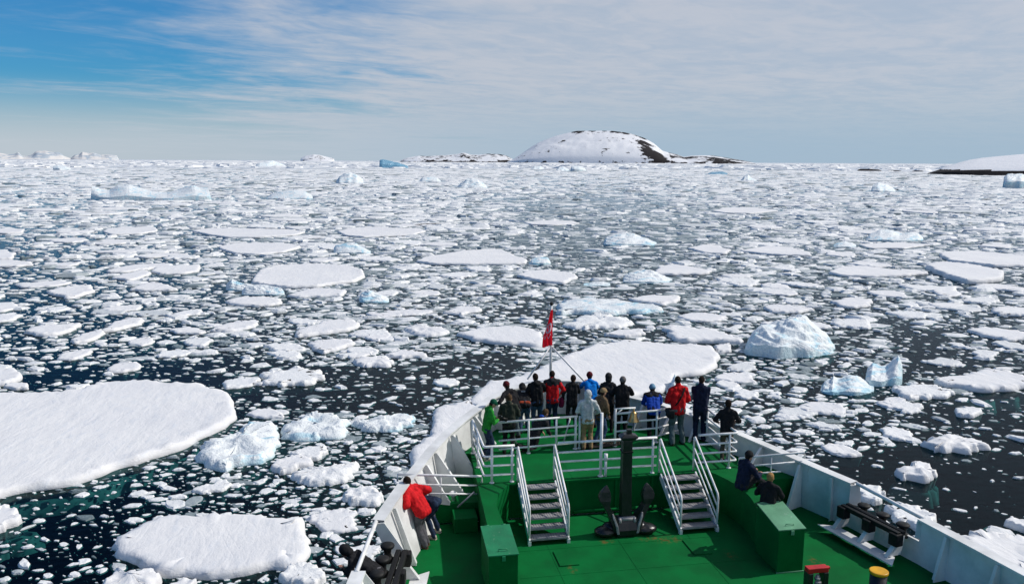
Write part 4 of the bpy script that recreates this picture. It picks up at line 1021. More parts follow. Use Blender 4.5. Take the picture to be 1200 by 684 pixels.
# ------------------------------------------------------------------ railings
def railing(path, z0, hgt, bars, posts, mat=RAILW, r=0.032, name="railing", ztop=None, down=()):
    """path: plan points (x, y); bars: heights; posts: parameters along the path or plan points"""
    g = part(name); P = [Vector((x, y, 0)) for x, y in path]
    zz = ztop or [z0] * len(P)
    def curve(h_):
        pts = [Vector((p.x, p.y, z + h_)) for p, z in zip(P, zz)]
        if len(pts) < 3: return pts
        out = [pts[0]]
        for i in range(1, len(pts) - 1):
            a = (pts[i - 1] - pts[i]).normalized() * 0.07; b = (pts[i + 1] - pts[i]).normalized() * 0.07
            out += [pts[i] + a, pts[i] + (a + b) * 0.29, pts[i] + b]
        return out + [pts[-1]]
    for k, h_ in enumerate(bars): sp("top_rail" if k == 0 else "rail_bar", MB().tube(curve(h_), r if k == 0 else r * 0.86, 8), mat, g)
    for q in posts:
        x, y = q[0], q[1]; zb = q[2] if len(q) > 2 else z0; zt = q[3] if len(q) > 3 else z0 + hgt; rr = q[4] if len(q) > 4 else r
        sp("rail_post", MB().tube([(x, y, zb), (x, y, zt)], rr, 8), mat, g)
        sp("post_foot", MB().lathe([(rr * 1.9, 0), (rr * 1.9, .018), (rr * 1.1, .03)], (x, y, zb), n=8), mat, g)
    return g
HB = 0.93; BARS = (HB, 0.68, 0.44, 0.20)
railing([(2.66, 21.05), (2.66, 18.93), (3.42, 18.93)], ZU, HB, BARS, [(2.66, 21.05, ZU, ZU + HB, .034), (2.66, 20.0), (2.86, 18.93), (3.36, 18.93)])
railing([(4.52, 18.93), (7.08, 18.93)], ZU, HB, BARS, [(5.62, 18.93, ZU, ZU + HB + .72, .04), (6.98, 18.93)])
sp("rail_upright", MB().tube([(5.74, 18.90, ZU - .06), (5.74, 18.90, ZU + 0.42)], 0.036, 8).tube([(5.74, 18.90, ZU + 0.42), (5.74, 18.90, ZU + 0.60)], 0.05, 8), RAILW)
railing([(8.20, 18.93), (9.26, 18.93), (9.26, 19.5)], ZU, HB, BARS, [(9.05, 18.93), (9.26, 19.5)])
railing([(9.28, 19.55), (9.34, 21.6)], ZU, HB, BARS, [(9.33, 21.0), (9.345, 21.62)])
# the rail across the middle of the raised deck, and the bell gallows
ya = 21.0
def fx(px, py=500): return at_y(px, py, ya).x
railing([(fx(583), ya - .25), (fx(676), ya - .05)], ZU, HB, (HB, .67, .42, .18), [(fx(618), ya - .18), (fx(651), ya - .1), (fx(674), ya - .05, ZU, ZU + HB, .035), (fx(679), ya - .03, ZU, ZU + HB, .03)])
railing([(fx(721), ya), (fx(771), ya + .1), (fx(806), ya + .55)], ZU, HB, (HB, .67, .42, .18), [(fx(721), ya, ZU, ZU + HB + .14, .036), (fx(771), ya + .1)])
gal = part("bell_gallows")
xb = fx(721); xe = fx(744)
sp("gallows_arm", MB().tube([(xb, ya, ZU + HB + .14), (xe, ya, ZU + HB + .14)], 0.026, 8), RAILW, gal)
sp("gallows_brace", MB().tube([(xb, ya, ZU + HB - .03), (xb + .2, ya, ZU + HB + .14)], 0.02, 8), RAILW, gal)
# slanting braces against the bulwark
for a, b in (((668, 490), (660, 520)), ((594, 497), (607, 522))):
    A_ = at_y(*a, ya + .3); B_ = at(*b, ZU); sp("rail_brace", MB().tube([A_, B_], 0.022, 8), RAILW)
# low rails that close the side decks
def low_rail(P_in, P_out, zin, zout, mid):
    g = part("side_rail")
    a = Vector((*P_in, zin)); b = Vector((*P_out, zout))
    sp("top_rail", MB().tube([a + Vector((0, 0, -.16)), a, b, b + Vector((0, 0, -.16))] if zout > zin else [a + Vector((0, 0, -.16)), a, b, b + Vector((0, 0, -.26))], 0.028, 8), RAILW, g)
    for k, (f_, dz_) in enumerate(((0.86, .24), (0.66, .46))):
        q = a.lerp(b, f_); sp("rail_bar", MB().tube([a + Vector((0, 0, -dz_)), Vector((q.x, q.y, q.z - dz_))], 0.024, 8), RAILW, g)
    q = a.lerp(b, mid); sp("rail_post", MB().tube([q, q - Vector((0, 0, .62))], 0.017, 8), RAILW, g)
pl_ = on_cap(471, 561); low_rail((2.62, 19.0), (pl_.x - .1, pl_.y), 6.36, pl_.z + 0.12, 0.5)
pr_ = on_cap(939, 542); low_rail((9.36, 19.0), (pr_.x + .08, pr_.y), 6.42, pr_.z + 0.28, 0.5)

# ------------------------------------------------------------------ the two stairs
def stair(x0, x1):
    g = part("stair"); yb, yt = 17.36, YE - 0.04; zb, zt = ZL, ZU - 0.02
    for x_ in (x0, x1):
        sp("stringer", MB().beam((x_, yb, zb + .07), (x_, yt, zt - .02), 0.035, 0.17), RAILW, g)
        h0 = Vector((x_, yb + .02, ZL)); h1 = Vector((x_, yb + .02, ZL + 0.90)); h2 = Vector((x_, YE + .08, ZU + HB)); h3 = Vector((x_, YE + .08, ZU))
        sp("handrail", MB().tube([h0, h1 - Vector((0, 0, .07)), h1 + (h2 - h1).normalized() * .05, h2 - (h2 - h1).normalized() * .05, h2 - Vector((0, 0, .05)), h3], 0.026, 8), RAILW, g)
        for f_ in (0.36, 0.67):
            sp("rail_bar", MB().tube([h0.lerp(h1, 1 - f_ * .93), h3.lerp(h2, 1 - f_ * .93)], 0.021, 8), RAILW, g)
        sp("stair_foot", MB().box((x_, yb + .01, ZL + .05), (0.07, 0.10, 0.10)), RAILW, g)
    for k in range(6):
        z_ = ZL + 0.135 + k * 0.152; y_ = yb + 0.10 + k * 0.222
        m_ = MB(); m_.box((0.5 * (x0 + x1), y_, z_), (x1 - x0 - .04, 0.262, 0.040)); nb = 14
        for q in range(nb):
            xx = x0 + .03 + (x1 - x0 - .06) * (q + .5) / nb; m_.box((xx, y_, z_ + .0225), ((x1 - x0 - .06) / nb * .5, 0.24, 0.009))
        sp("tread", m_, STEEL, g)
stair(3.50, 4.42); stair(7.16, 8.08)

# ------------------------------------------------------------------ roller fairleads in the openings
def fairlead(A_, B_, side):
    """A_ forward end, B_ after end of the opening at the plating"""
    g = part("roller_fairlead", label="black %s roller fairlead in the bulwark opening" % ("port" if side < 0 else "starboard"))
    d = (B_ - A_); d.z = 0; L_ = d.length; d.normalize(); inn = Vector((-side, 0, 0)); inn = (inn - d * inn.dot(d)).normalized()
    a = Vector((A_.x, A_.y, 0)) + d * 0.10; a = a + inn * 0.06
    Z = 5.98 if side < 0 else 5.90
    def P(s_, i_, z_): return a + d * s_ + inn * i_ + Vector((0, 0, z_))
    W_ = L_ - 0.28
    for i_ in (0.20, 0.34): sp("frame_bar", MB().beam(P(0, i_, Z + .05), P(W_, i_, Z + .05), 0.105, 0.105), IRON, g, bevel=0.015)
    for s_ in (0.06, W_ * .5, W_ - 0.06):
        sp("roller_bearing", MB().box(P(s_, 0.36, Z - 0.07), (0.23, 0.22, 0.28), Matrix.Rotation(math.atan2(d.y, d.x), 3, 'Z')), IRON, g, bevel=0.03)
    for s_ in (W_ * .16, W_ * .5, W_ * .84):
        sp("roller", MB().lathe([(.15, 0), (.15, .04), (.09, .08), (.075, .14), (.09, .20), (.14, .24), (.15, .27), (.13, .29), (.05, .30)], P(s_, -0.06, Z - .16), n=18) if side > 0 else MB().lathe([(a_ * .84, b_) for a_, b_ in [(.17, 0), (.17, .04), (.10, .09), (.085, .17), (.10, .25), (.165, .30), (.175, .33), (.155, .36), (.05, .37)]], P(s_, 0.02, Z - .02), n=18), IRON, g)
    zb = ZL + 0.16
    pts = [P(-.28, 0.80, zb), P(-.02, 0.44, zb), P(W_ + .02, 0.44, zb), P(W_ + .28, 0.80, zb)]
    sp("foot_plate", MB().plate(pts, 0.03), WHITE, g)
    for s_ in (0.05, W_ * .5, W_ - 0.05):
        sp("strut", MB().plate([P(s_, .12, Z - .02), P(s_, .34, Z - .14), P(s_, .62, zb + .01), P(s_, .20, zb + .01)], 0.035).beam(P(s_, .355, Z - .14), P(s_, .635, zb + .02), 0.10, 0.02, up=(inn + Vector((0, 0, .8)))), WHITE, g)
fairlead(foot(capR[-1], 1), foot(aftR[0], 1), 1)
fairlead(foot(capL[0], -1) + Vector((-.30, 0, 0)), foot(aftL[-1], -1) + Vector((-.30, 0, 0)), -1)

# ------------------------------------------------------------------ fittings along the deck
pb = at(1030, 668, 5.92)
g = part("bollard"); m_ = MB().lathe([(.21, ZL), (.21, ZL + .03), (.165, ZL + .05), (.165, 5.86)], (pb.x, pb.y, 0), n=20); sp("bollard_body", m_, BLACK, g)
sp("bollard_cap", MB().lathe([(.175, 5.86), (.185, 5.875), (.185, 5.915), (.17, 5.925)], (pb.x, pb.y, 0), n=24), YELLOW, g)
pv = at_y(1163, 668, at(1163, 700, ZL).y + .25)
g = part("vent_pipe"); sp("pipe", MB().tube([(pv.x, pv.y, ZL), (pv.x, pv.y, 5.86)], 0.055, 10).lathe([(.075, 5.62), (.075, 5.66)], (pv.x, pv.y, 0), n=10), RAILW, g)
sp("vent_cap", MB().plate([(pv.x - .16, pv.y - .02, 5.95), (pv.x - .10, pv.y - .10, 5.93), (pv.x + .10, pv.y - .08, 5.86), (pv.x + .12, pv.y + .06, 5.86), (pv.x - .08, pv.y + .10, 5.93)], 0.05), RAILW, g)
pm = Vector((2.02, 18.62, ZL + .36)); pm = at_y(531, 589, 19.05)
sp("mushroom_vent", MB().lathe([(.04, ZS_L), (.04, ZS_L + .14), (.10, ZS_L + .15), (.11, ZS_L + .19), (.05, ZS_L + .24)], (pm.x, 19.05, 0), n=12), RAILW)
sp("brace_pipe", MB().tube([at_y(556, 576, 18.75), at_y(536, 594, 18.80)], 0.022, 8), GREY)

# flag staff at the very bow with two stays
fs = at_y(645, 452, 24.28); staff = part("flag_staff")
zt = at_y(647, 357, 24.28).z
sp("staff_pole", MB().tube([(fs.x, 24.28, 6.9), (fs.x, 24.28, zt)], [0.05, 0.032], 10), RAILW, staff)
sp("staff_truck", MB().sphere((fs.x, 24.28, zt + .03), 0.06, None, 10, 6), IRON, staff)
zs = at_y(646, 405, 24.28).z
for q in (at_y(621, 440, 24.1), at_y(689, 451, 23.75)): sp("stay", MB().tube([(fs.x, 24.28, zs), q + (q - Vector((fs.x, 24.28, zs))) * 0.12], 0.028, 8), RAILW, staff)

# ------------------------------------------------------------------ things standing on or hanging from the ship
# red flag hanging limp from the staff
RED_CLOTH, t_, p_ = material("red_flag_cloth", 0.8, 0.1); p_.inputs['Base Color'].default_value = (0.70, 0.012, 0.028, 1)
tl_ = t_.node('ShaderNodeBsdfTranslucent'); tl_.inputs[0].default_value = (0.85, 0.02, 0.04, 1); mx_ = t_.node('ShaderNodeMixShader'); mx_.inputs[0].default_value = 0.45
t_.l.new(p_.outputs[0], mx_.inputs[1]); t_.l.new(tl_.outputs[0], mx_.inputs[2]); t_.l.new(mx_.outputs[0], t_.n['Material Output'].inputs[0])
WHITE_MARK, t_, p_ = material("white_flag_mark", 0.8, 0.1); p_.inputs['Base Color'].default_value = (0.75, 0.62, 0.72, 1)
zf1, zf0 = at_y(646, 362, 24.28).z, at_y(646, 404, 24.28).z; Hf = zf1 - zf0
nu_, nv_ = 26, 64; vs = []; fs_ = []; mi = []
for j in range(nv_):
    v = j / (nv_ - 1)
    for i in range(nu_):
        u = i / (nu_ - 1); wdt = 0.05 + 0.25 * min(1, (v / 0.7)) ** 0.8
        wav = 0.055 * math.sin(u * 9 + v * 3.0) * (0.3 + u) * min(1, v * 2 + .15)
        vs.append((-u * wdt + 0.035 * math.sin(v * 5) * u, wav - .02, -v * Hf - 0.05 * u * v + 0.02 * math.sin(u * 7)))
for j in range(nv_ - 1):
    for i in range(nu_ - 1):
        fs_.append((j * nu_ + i, j * nu_ + i + 1, (j + 1) * nu_ + i + 1, (j + 1) * nu_ + i))
        u, v = (i + .5) / nu_, (j + .5) / nv_; X, Y = (u - .5) * 0.9, (v - .50) * 2.6
        ring_ = abs(math.hypot(X * 1.2, Y + .02) - 0.30) < 0.075 or (abs(X + Y * .5 - .02) < .06 and abs(Y) < .3)
        scr = (abs(v - (.72 + .045 * math.sin(u * 20))) < .016 and .2 < u < .85)
        mi.append(1 if ring_ or scr else 0)
mb = MB(); mb.add(vs, fs_, True); me = mb.mesh("flag"); me.materials.append(RED_CLOTH); me.materials.append(WHITE_MARK)
me.polygons.foreach_set('material_index', mi)
flag = link("flag", me); flag.location = (fs.x + .03, 24.22, zf1)
tag(flag, "limp red flag with a pale round emblem hanging from the bow staff", "flag")
# brass bell
pbl = at_y(742.5, 487, ya - .02)
bell = empty("ship_bell", (pbl.x, pbl.y, pbl.z - .15), "brass ship's bell hanging from the white rail behind the anchor", "bell")
MB().lathe([(.165, 0), (.155, .015), (.125, .06), (.10, .14), (.085, .22), (.06, .265), (.02, .28)], n=20).build("bell_body", BRASS, bell)
MB().tube([(0, 0, .27), (0, 0, .34)], 0.02, 8).build("bell_crown", BRASS, bell)
MB().tube([(0, 0, .02), (0, 0, -.28)], 0.012, 6).build("bell_rope", ROPE, bell)
# anchor, standing shank up on the main deck
an = empty("anchor", (5.86, 17.62, ZL), "black stockless anchor standing upright on the green deck between the stairs", "anchor")
hs_ = at_y(735, 508, 17.66).z - ZL
m_ = MB()
def ring_rect(mb, secs):
    vs = []
    for (cx, cy, z, a, b) in secs: vs += [(cx - a, cy - b, z), (cx + a, cy - b, z), (cx + a, cy + b, z), (cx - a, cy + b, z)]
    fs = [(i * 4 + k, i * 4 + (k + 1) % 4, (i + 1) * 4 + (k + 1) % 4, (i + 1) * 4 + k) for i in range(len(secs) - 1) for k in range(4)]
    fs += [(3, 2, 1, 0), tuple((len(secs) - 1) * 4 + k for k in range(4))]
    return mb.add(vs, fs)
ring_rect(m_, [(0, 0, .30, .135, .12), (0, 0, .55, .13, .115), (-.005, 0, 1.0, .122, .105), (-.01, 0, hs_ - .12, .115, .10)])
m_.build("shank", BLACK, an, bevel=0.02)
m_ = MB(); ring_rect(m_, [(-.01, 0, hs_ - .42, .13, .12), (-.01, 0, hs_ - .38, .13, .12)]); m_.build("shank_band", IRON, an, bevel=0.012)
m_ = MB(); ring_rect(m_, [(0, 0, hs_ - .13, .12, .11), (.02, 0, hs_ - .06, .22, .13), (.03, 0, hs_ - .02, .20, .12), (.0, 0, hs_ + .03, .10, .09)]); m_.box((.04, 0, hs_ + .06), (.12, .1, .14)); m_.build("shackle_head", BLACK, an, bevel=0.02)
m_ = MB(); ring_rect(m_, [(0, -.02, .02, .25, .22), (0, -.02, .18, .27, .24), (0, 0, .34, .24, .20), (0, 0, .42, .17, .15)]); m_.build("crown", BLACK, an, bevel=0.03)
for s_ in (-1, 1):
    m_ = MB(); prof = [(.22, .12, .11, .18), (.27, .30, .095, .18), (.34, .46, .085, .15), (.43, .62, .075, .13), (.50, .76, .075, .11), (.53, .88, .13, .10), (.53, .98, .145, .08), (.52, 1.10, .11, .06), (.50, 1.20, .05, .035), (.49, 1.245, .012, .012)]
    ring_rect(m_, [(s_ * x, -.02 - .10 * (z - .1) * .3, z, a, b) for x, z, a, b in prof]); m_.build("fluke", BLACK, an, bevel=0.02)
    m_ = MB(); ring_rect(m_, [(s_ * .235, -.235, .10, .03, .03), (s_ * .27, -.235, .30, .028, .03), (s_ * .34, -.20, .50, .026, .03), (s_ * .36, -.18, .58, .016, .02)]); m_.build("edge_rib", STEEL, an, bevel=0.01)
    m_ = MB(); m_.sphere((s_ * .50, -.06, .115), (.27, .22, .115), None, 16, 9); m_.sphere((s_ * .36, .02, .15), (.20, .2, .14), None, 14, 8); m_.build("palm", BLACK, an)
m_ = MB(); m_.tube([(-.20, -.13, .42), (.20, -.13, .42)], 0.055, 10); m_.tube([(-.21, -.14, .39), (-.15, -.14, .39)], .075, 10); m_.tube([(.15, -.14, .39), (.21, -.14, .39)], .075, 10); m_.build("crown_pin", STEEL, an)
# black framed fitting with red top bar
pf = at(957, 666, 6.02)
ft = empty("chain_stopper", (pf.x, pf.y, ZL), "black framed deck fitting with a red top bar at the bottom of the picture", "deck fitting")
hh = 6.02 - ZL
MB().box((0, 0, hh), (.44, .16, .10)).box((.24, 0, hh + .01), (.07, .07, .05)).build("top_bar", REDP, ft, bevel=0.012)
for s_ in (-1, 1): MB().box((s_ * .165, 0, (hh - .05) / 2), (.10, .20, hh - .05)).build("frame_post", BLACK, ft, bevel=0.012)
MB().tube([(0, -.05, .1), (0, -.05, hh - .10)], 0.035, 10).lathe([(.06, hh - .2), (.06, hh - .15)], (0, -.05, 0), n=10).lathe([(.07, hh - .36), (.07, hh - .30)], (.02, -.05, 0), n=10).build("screw_spindle", STEEL, ft)
MB().tube([(-.07, -.09, hh - .24), (.05, -.09, hh - .24)], 0.03, 8).tube([(-.05, -.09, .1), (-.05, -.09, hh - .22)], .022, 8).build("spindle_lever", STEEL, ft)
MB().box((0, 0, .05), (.60, .4, .1)).build("base_plate", GREEN, ft, bevel=0.01)
# loose rope on the raised deck
pr0 = at(700, 521, ZU); rp = MB(); pts = []
for k in range(150):
    a = k * 0.34; rr = 0.10 + 0.0021 * k; pts.append((rr * 1.7 * math.cos(a), rr * 0.8 * math.sin(a), 0.022 + 0.012 * math.sin(k * 1.1) + 0.0002 * k))
rp.tube(pts, 0.02, 6); o = rp.build("rope_coil", ROPE); o.location = (pr0.x, pr0.y, ZU)
tag(o, "dark rope coiled on the raised deck by the grey hooded person's feet", "rope")

# ------------------------------------------------------------------ people
def cloth(name, col, rough=0.85, fine=60.0, bump=0.35, var=0.25, spec=0.15):
    m, t, p = material(name, rough, spec); P = objco(t)
    n1 = t.noise(P, 9.0, 4, 0.6, 0.6); n2 = t.noise(P, fine, 2, 0.5)
    t.put(p.inputs['Base Color'], t.mix(t.ramp(n1, 0.3, 0.7), tuple(c * (1 - var) for c in col), tuple(min(1, c * (1 + var)) for c in col)))
    t.put(p.inputs['Normal'], t.bump(t.math('ADD', n1, t.math('MULTIPLY', n2, 0.25)), bump, 0.03)); return m
_cl = {}
def C(name, col, **k):
    if name not in _cl: _cl[name] = cloth(name, col, **k)
    return _cl[name]
SKIN = C('skin', (0.50, 0.27, 0.19), rough=0.55, bump=0.05, var=0.08, spec=0.35)
BLACKC = C('black_cloth', (0.014, 0.014, 0.016)); BLACK2 = C('charcoal_cloth', (0.026, 0.026, 0.029)); NAVY = C('navy_cloth', (0.012, 0.018, 0.042))
RED = C('red_cloth', (0.56, 0.012, 0.016)); BLUE = C('bright_blue_cloth', (0.0, 0.17, 0.60)); COBALT = C('cobalt_cloth', (0.012, 0.06, 0.38)); GREENC = C('green_cloth', (0.02, 0.24, 0.028))
OLIVE = C('dark_olive_cloth', (0.030, 0.036, 0.026)); JEANS = C('blue_jeans', (0.045, 0.080, 0.15), var=0.35); JEANSD = C('dark_jeans', (0.018, 0.032, 0.065), var=0.35); JEANSG = C('grey_green_jeans', (0.085, 0.115, 0.125), var=0.25)
TAN = C('tan_cloth', (0.30, 0.20, 0.105)); BROWN = C('brown_cloth', (0.13, 0.088, 0.052)); LGREY = C('light_grey_cloth', (0.50, 0.52, 0.52)); GREYC = C('grey_trouser_cloth', (0.085, 0.085, 0.095)); KHAKI = C('dark_khaki_cloth', (0.070, 0.060, 0.042))
HAIR_D = C('dark_brown_hair', (0.022, 0.013, 0.009), fine=120, bump=0.8); HAIR_B = C('brown_hair', (0.075, 0.043, 0.022), fine=120, bump=0.8); HAIR_L = C('blond_hair', (0.34, 0.20, 0.075), fine=120, bump=0.8)
MAROON = C('maroon_cloth', (0.09, 0.010, 0.014)); SKYB = C('pale_blue_wool', (0.16, 0.30, 0.42)); DGREEN = C('dark_green_cloth', (0.006, 0.075, 0.042)); STRIPE = C('grey_wool', (0.13, 0.12, 0.12))
SHOE_W = C('pale_shoe_leather', (0.42, 0.38, 0.32)); SHOE_D = C('dark_shoe_leather', (0.02, 0.018, 0.016)); SHOE_B = C('brown_shoe_leather', (0.11, 0.065, 0.04))
MAGENTA = C('magenta_cloth', (0.20, 0.012, 0.055)); EYE, t_, p_ = material("dark_eye", 0.2, 0.5); p_.inputs['Base Color'].default_value = (0.01, 0.008, 0.007, 1)
CAMBLK = C('black_camera_plastic', (0.012, 0.012, 0.012), rough=0.4); LIPS = C('lips', (0.33, 0.12, 0.10), bump=0.02)

def capsule(mb, p, q, r1, r2, n=10):
    p, q = Vector(p), Vector(q); d = q - p
    if d.length < 1e-4: d = Vector((0, 0, 1e-3)); q = p + d
    d.normalize(); pts, rr = [], []
    for k in (80, 55, 28): a = math.radians(k); pts.append(p - d * r1 * math.sin(a)); rr.append(r1 * math.cos(a))
    pts.append(p); rr.append(r1); pts.append(q); rr.append(r2)
    for k in (28, 55, 80): a = math.radians(k); pts.append(q + d * r2 * math.sin(a)); rr.append(r2 * math.cos(a))
    # frame must be the straight axis, so build by hand
    u = d.orthogonal().normalized(); v = d.cross(u); vs = []
    for c_, r_ in zip(pts, rr):
        for k in range(n): a = 2 * math.pi * k / n; vs.append(c_ + (u * math.cos(a) + v * math.sin(a)) * r_)
    L_ = len(pts); fs = [(i * n + k, i * n + (k + 1) % n, (i + 1) * n + (k + 1) % n, (i + 1) * n + k) for i in range(L_ - 1) for k in range(n)]
    fs += [tuple(reversed(range(n))), tuple((L_ - 1) * n + k for k in range(n))]
    mb.add(vs, fs, True)
def ik(a, b, l1, l2, pole):
    """middle joint of a two-bone limb from a to b, bent towards pole; returns joint and reachable end"""
    a, b = Vector(a), Vector(b); d = b - a; L = d.length
    if L > (l1 + l2) * 0.995: b = a + d * ((l1 + l2) * 0.995 / L); d = b - a; L = d.length
    if L < abs(l1 - l2) + 0.03: b = a + d.normalized() * (abs(l1 - l2) + 0.03); d = b - a; L = d.length
    d.normalize(); x = (l1 * l1 - l2 * l2 + L * L) / (2 * L); h = math.sqrt(max(0, l1 * l1 - x * x))
    pl = Vector(pole); pl = pl - d * pl.dot(d); pl = pl.normalized() if pl.length > 1e-5 else d.orthogonal().normalized()
    return a + d * x + pl * h, b
PENDING = []          # (object, voxel) to be fused into one skin after all people are built
def fuse_later(name, mb, mat, parent, voxel, disp=0.0):
    o = link(name, mb.mesh(name), parent, mat); PENDING.append((o, voxel, disp)); return o

def person(label, feet, face, h=1.74, lean=8, hip_drop=0.0, hip_off=(0, 0), jacket=BLACKC, trousers=JEANS, shoes=SHOE_D, head_kind='hair', head_mat=HAIR_D,
           hood=False, hands=None, stance=0.11, head_pitch=12, head_yaw=0, side=0, foot_pos=None, puff=0.0, bulk=1.0, yoke=None, gloves=None, jl=0.0, sit=None, extra=None, knee_pole=(0, 1, 0.1), skirt=False):
    """feet: ground point; face: heading in degrees clockwise from the bow; everything below is in metres, facing +Y"""
    g = empty('person', feet, label, 'person', 'passengers watching the ice from the bow', -math.radians(face))
    B = h / 1.74 * bulk; L = h
    hipz = 0.515 * L - hip_drop if sit is None else sit
    P = Vector((hip_off[0], hip_off[1], hipz))
    th, sd_ = math.radians(lean), math.radians(side)
    up = Vector((math.sin(sd_), math.sin(th) * math.cos(sd_), math.cos(th) * math.cos(sd_))).normalized()
    right = Vector((1, 0, 0)); right = (right - up * right.dot(up)).normalized(); fwd = up.cross(right) * 1.0
    if fwd.dot(Vector((0, math.cos(th), -math.sin(th)))) < 0: fwd = -fwd
    chest = P + up * 0.20 * L; shc = P + up * 0.295 * L; neck = P + up * 0.325 * L
    hth = math.radians(lean * 0.45 + head_pitch); hy = math.radians(head_yaw)
    hf = Vector((math.sin(hy) * math.cos(hth), math.cos(hy) * math.cos(hth), -math.sin(hth)))          # where the face points
    hup = Vector((math.sin(hy) * math.sin(hth), math.cos(hy) * math.sin(hth), math.cos(hth))); hr = hf.cross(hup)
    hup = (hup + up * 0.35).normalized(); hf = (hf - hup * hf.dot(hup)).normalized(); hr = hf.cross(hup)
    head = neck + hup * 0.083 * L + hf * 0.012 * L
    shl = [shc + right * s * 0.099 * L * bulk + up * -0.016 * L for s in (-1, 1)]
    hipj = [P + Vector((s * 0.052 * L, 0, -0.01 * L)) for s in (-1, 1)]
    fp = foot_pos or [(-stance, -0.02, 0.0), (stance, 0.03, 0.0)]
    ank = [Vector((x, y - 0.05, z + 0.085)) for x, y, z in fp]
    knees, anks = [], []
    for k in range(2): kn, an_ = ik(hipj[k], ank[k], 0.240 * L, 0.245 * L, knee_pole); knees.append(kn); anks.append(an_)
    hd = hands or [(-0.20, 0.06, 0.47 * L), (0.20, 0.06, 0.47 * L)]
    el, wr = [], []
    for k in range(2):
        s = -1 if k == 0 else 1
        e_, w_ = ik(shl[k], hd[k], 0.170 * L, 0.150 * L, (s * 0.7, -0.5, -0.6)); el.append(e_); wr.append(w_)
    # --- body: one skin
    b = MB()
    for s in (-1, 1):
        capsule(b, P + right * s * .045 * L, chest + right * s * .05 * L, .075 * B, .078 * B); capsule(b, chest + right * s * .05 * L, shc + right * s * .05 * L, .078 * B, .06 * B)
    capsule(b, shl[0], shl[1], .052 * B, .052 * B); capsule(b, shc, neck + hup * .03 * L, .058 * B, .05 * B)
    for k in range(2):
        capsule(b, hipj[k], knees[k], .085 * B, .056 * B); capsule(b, knees[k], anks[k], .054 * B, .036 * B); capsule(b, anks[k], anks[k] + Vector((0, .13, -.05)), .036, .03)
        capsule(b, shl[k], el[k], .05 * B, .040 * B); capsule(b, el[k], wr[k], .039 * B, .027 * B)
        d = (wr[k] - el[k]).normalized(); capsule(b, wr[k], wr[k] + d * .055, .026, .030)
    Mh = Matrix((hr, hf, hup)).transposed()
    b.sphere(head, (.074, .095, .112), Mh, 14, 10); b.sphere(head + hf * .03 - hup * .045, (.056, .062, .068), Mh, 12, 8)
    capsule(b, head + hf * .094 + hup * .012, head + hf * .112 - hup * .022, .010, .015, 8)                    # nose
    for s in (-1, 1): b.sphere(head + hr * s * .075 - hup * .005 - hf * .005, (.012, .022, .032), Mh, 8, 6)       # ears
    body = fuse_later('body', b, SKIN, g, 0.017)
    # --- fingers: five per hand, bent
    for k in range(2):
        s = -1 if k == 0 else 1; d = (wr[k] - el[k]).normalized(); u_ = d.cross(Vector((0, 0, 1)));
        u_ = u_.normalized() if u_.length > .05 else Vector((1, 0, 0)); n_ = u_.cross(d); base = wr[k] + d * .075
        fm = MB()
        for q, ln in enumerate((.062, .072, .068, .052)):
            o_ = base + u_ * ((q - 1.5) * .019); curl = n_ * -.018 * (1 + .25 * q)
            fm.tube([o_ - d * .02, o_ + d * ln * .45 + curl * .3, o_ + d * ln * .8 + curl * 1.1, o_ + d * ln * .95 + curl * 2.0], [.0095, .009, .008, .006], 6)
        o_ = wr[k] + d * .035 - u_ * s * .02; fm.tube([o_, o_ - u_ * s * .03 + d * .02, o_ - u_ * s * .036 + d * .055], [.011, .010, .007], 6)
        fm.build('hand_fingers', gloves or SKIN, body)
    # --- clothes
    j = MB(); pr = puff
    for s in (-1, 1):
        capsule(j, P + right * s * .05 * L - up * (.03 + jl) * L, chest + right * s * .052 * L, (.094 + pr) * B, (.098 + pr) * B); capsule(j, chest + right * s * .052 * L, shc + right * s * .052 * L, (.098 + pr) * B, (.072 + pr * .5) * B)
    capsule(j, P - up * (.03 + jl) * L, chest, (.10 + pr) * B, (.10 + pr) * B)
    capsule(j, shl[0], shc, (.064 + pr * .6) * B, (.072 + pr * .6) * B); capsule(j, shc, shl[1], (.072 + pr * .6) * B, (.064 + pr * .6) * B); capsule(j, shc, neck + hup * .022 * L, (.075) * B, .066 * B)
    for k in range(2):
        capsule(j, shl[k], el[k], (.068 + pr * .7) * B, (.058 + pr * .7) * B); capsule(j, el[k], wr[k] - (wr[k] - el[k]).normalized() * .02, (.056 + pr * .7) * B, (.043 + pr * .4) * B)
    if skirt: capsule(j, P, (P + knees[0] + knees[1]) / 3, .13 * B, .16 * B)
    jo = fuse_later('jacket', j, jacket, g, 0.019, 0.017)
    if yoke:
        y_ = MB(); capsule(y_, shl[0] + up * .012, shc + up * .01, .074 * B, .082 * B); capsule(y_, shc + up * .01, shl[1] + up * .012, .082 * B, .074 * B)
        for s in (-1, 1): capsule(y_, chest + right * s * .05 * L + up * .045 * L, shc + right * s * .052 * L, .104 * B, .082 * B)
        capsule(y_, shc, neck + hup * .02 * L, .085 * B, .074 * B); fuse_later('shoulder_yoke', y_, yoke, g, 0.019, 0.006)
    t = MB(); capsule(t, hipj[0], hipj[1], .098 * B, .098 * B); capsule(t, P, P + up * .05 * L, .10 * B, .09 * B)
    for k in range(2): capsule(t, hipj[k], knees[k], .099 * B, .070 * B); capsule(t, knees[k], anks[k] + (knees[k] - anks[k]).normalized() * -.01, .068 * B, .060 * B)
    fuse_later('trousers', t, trousers, g, 0.02, 0.014)
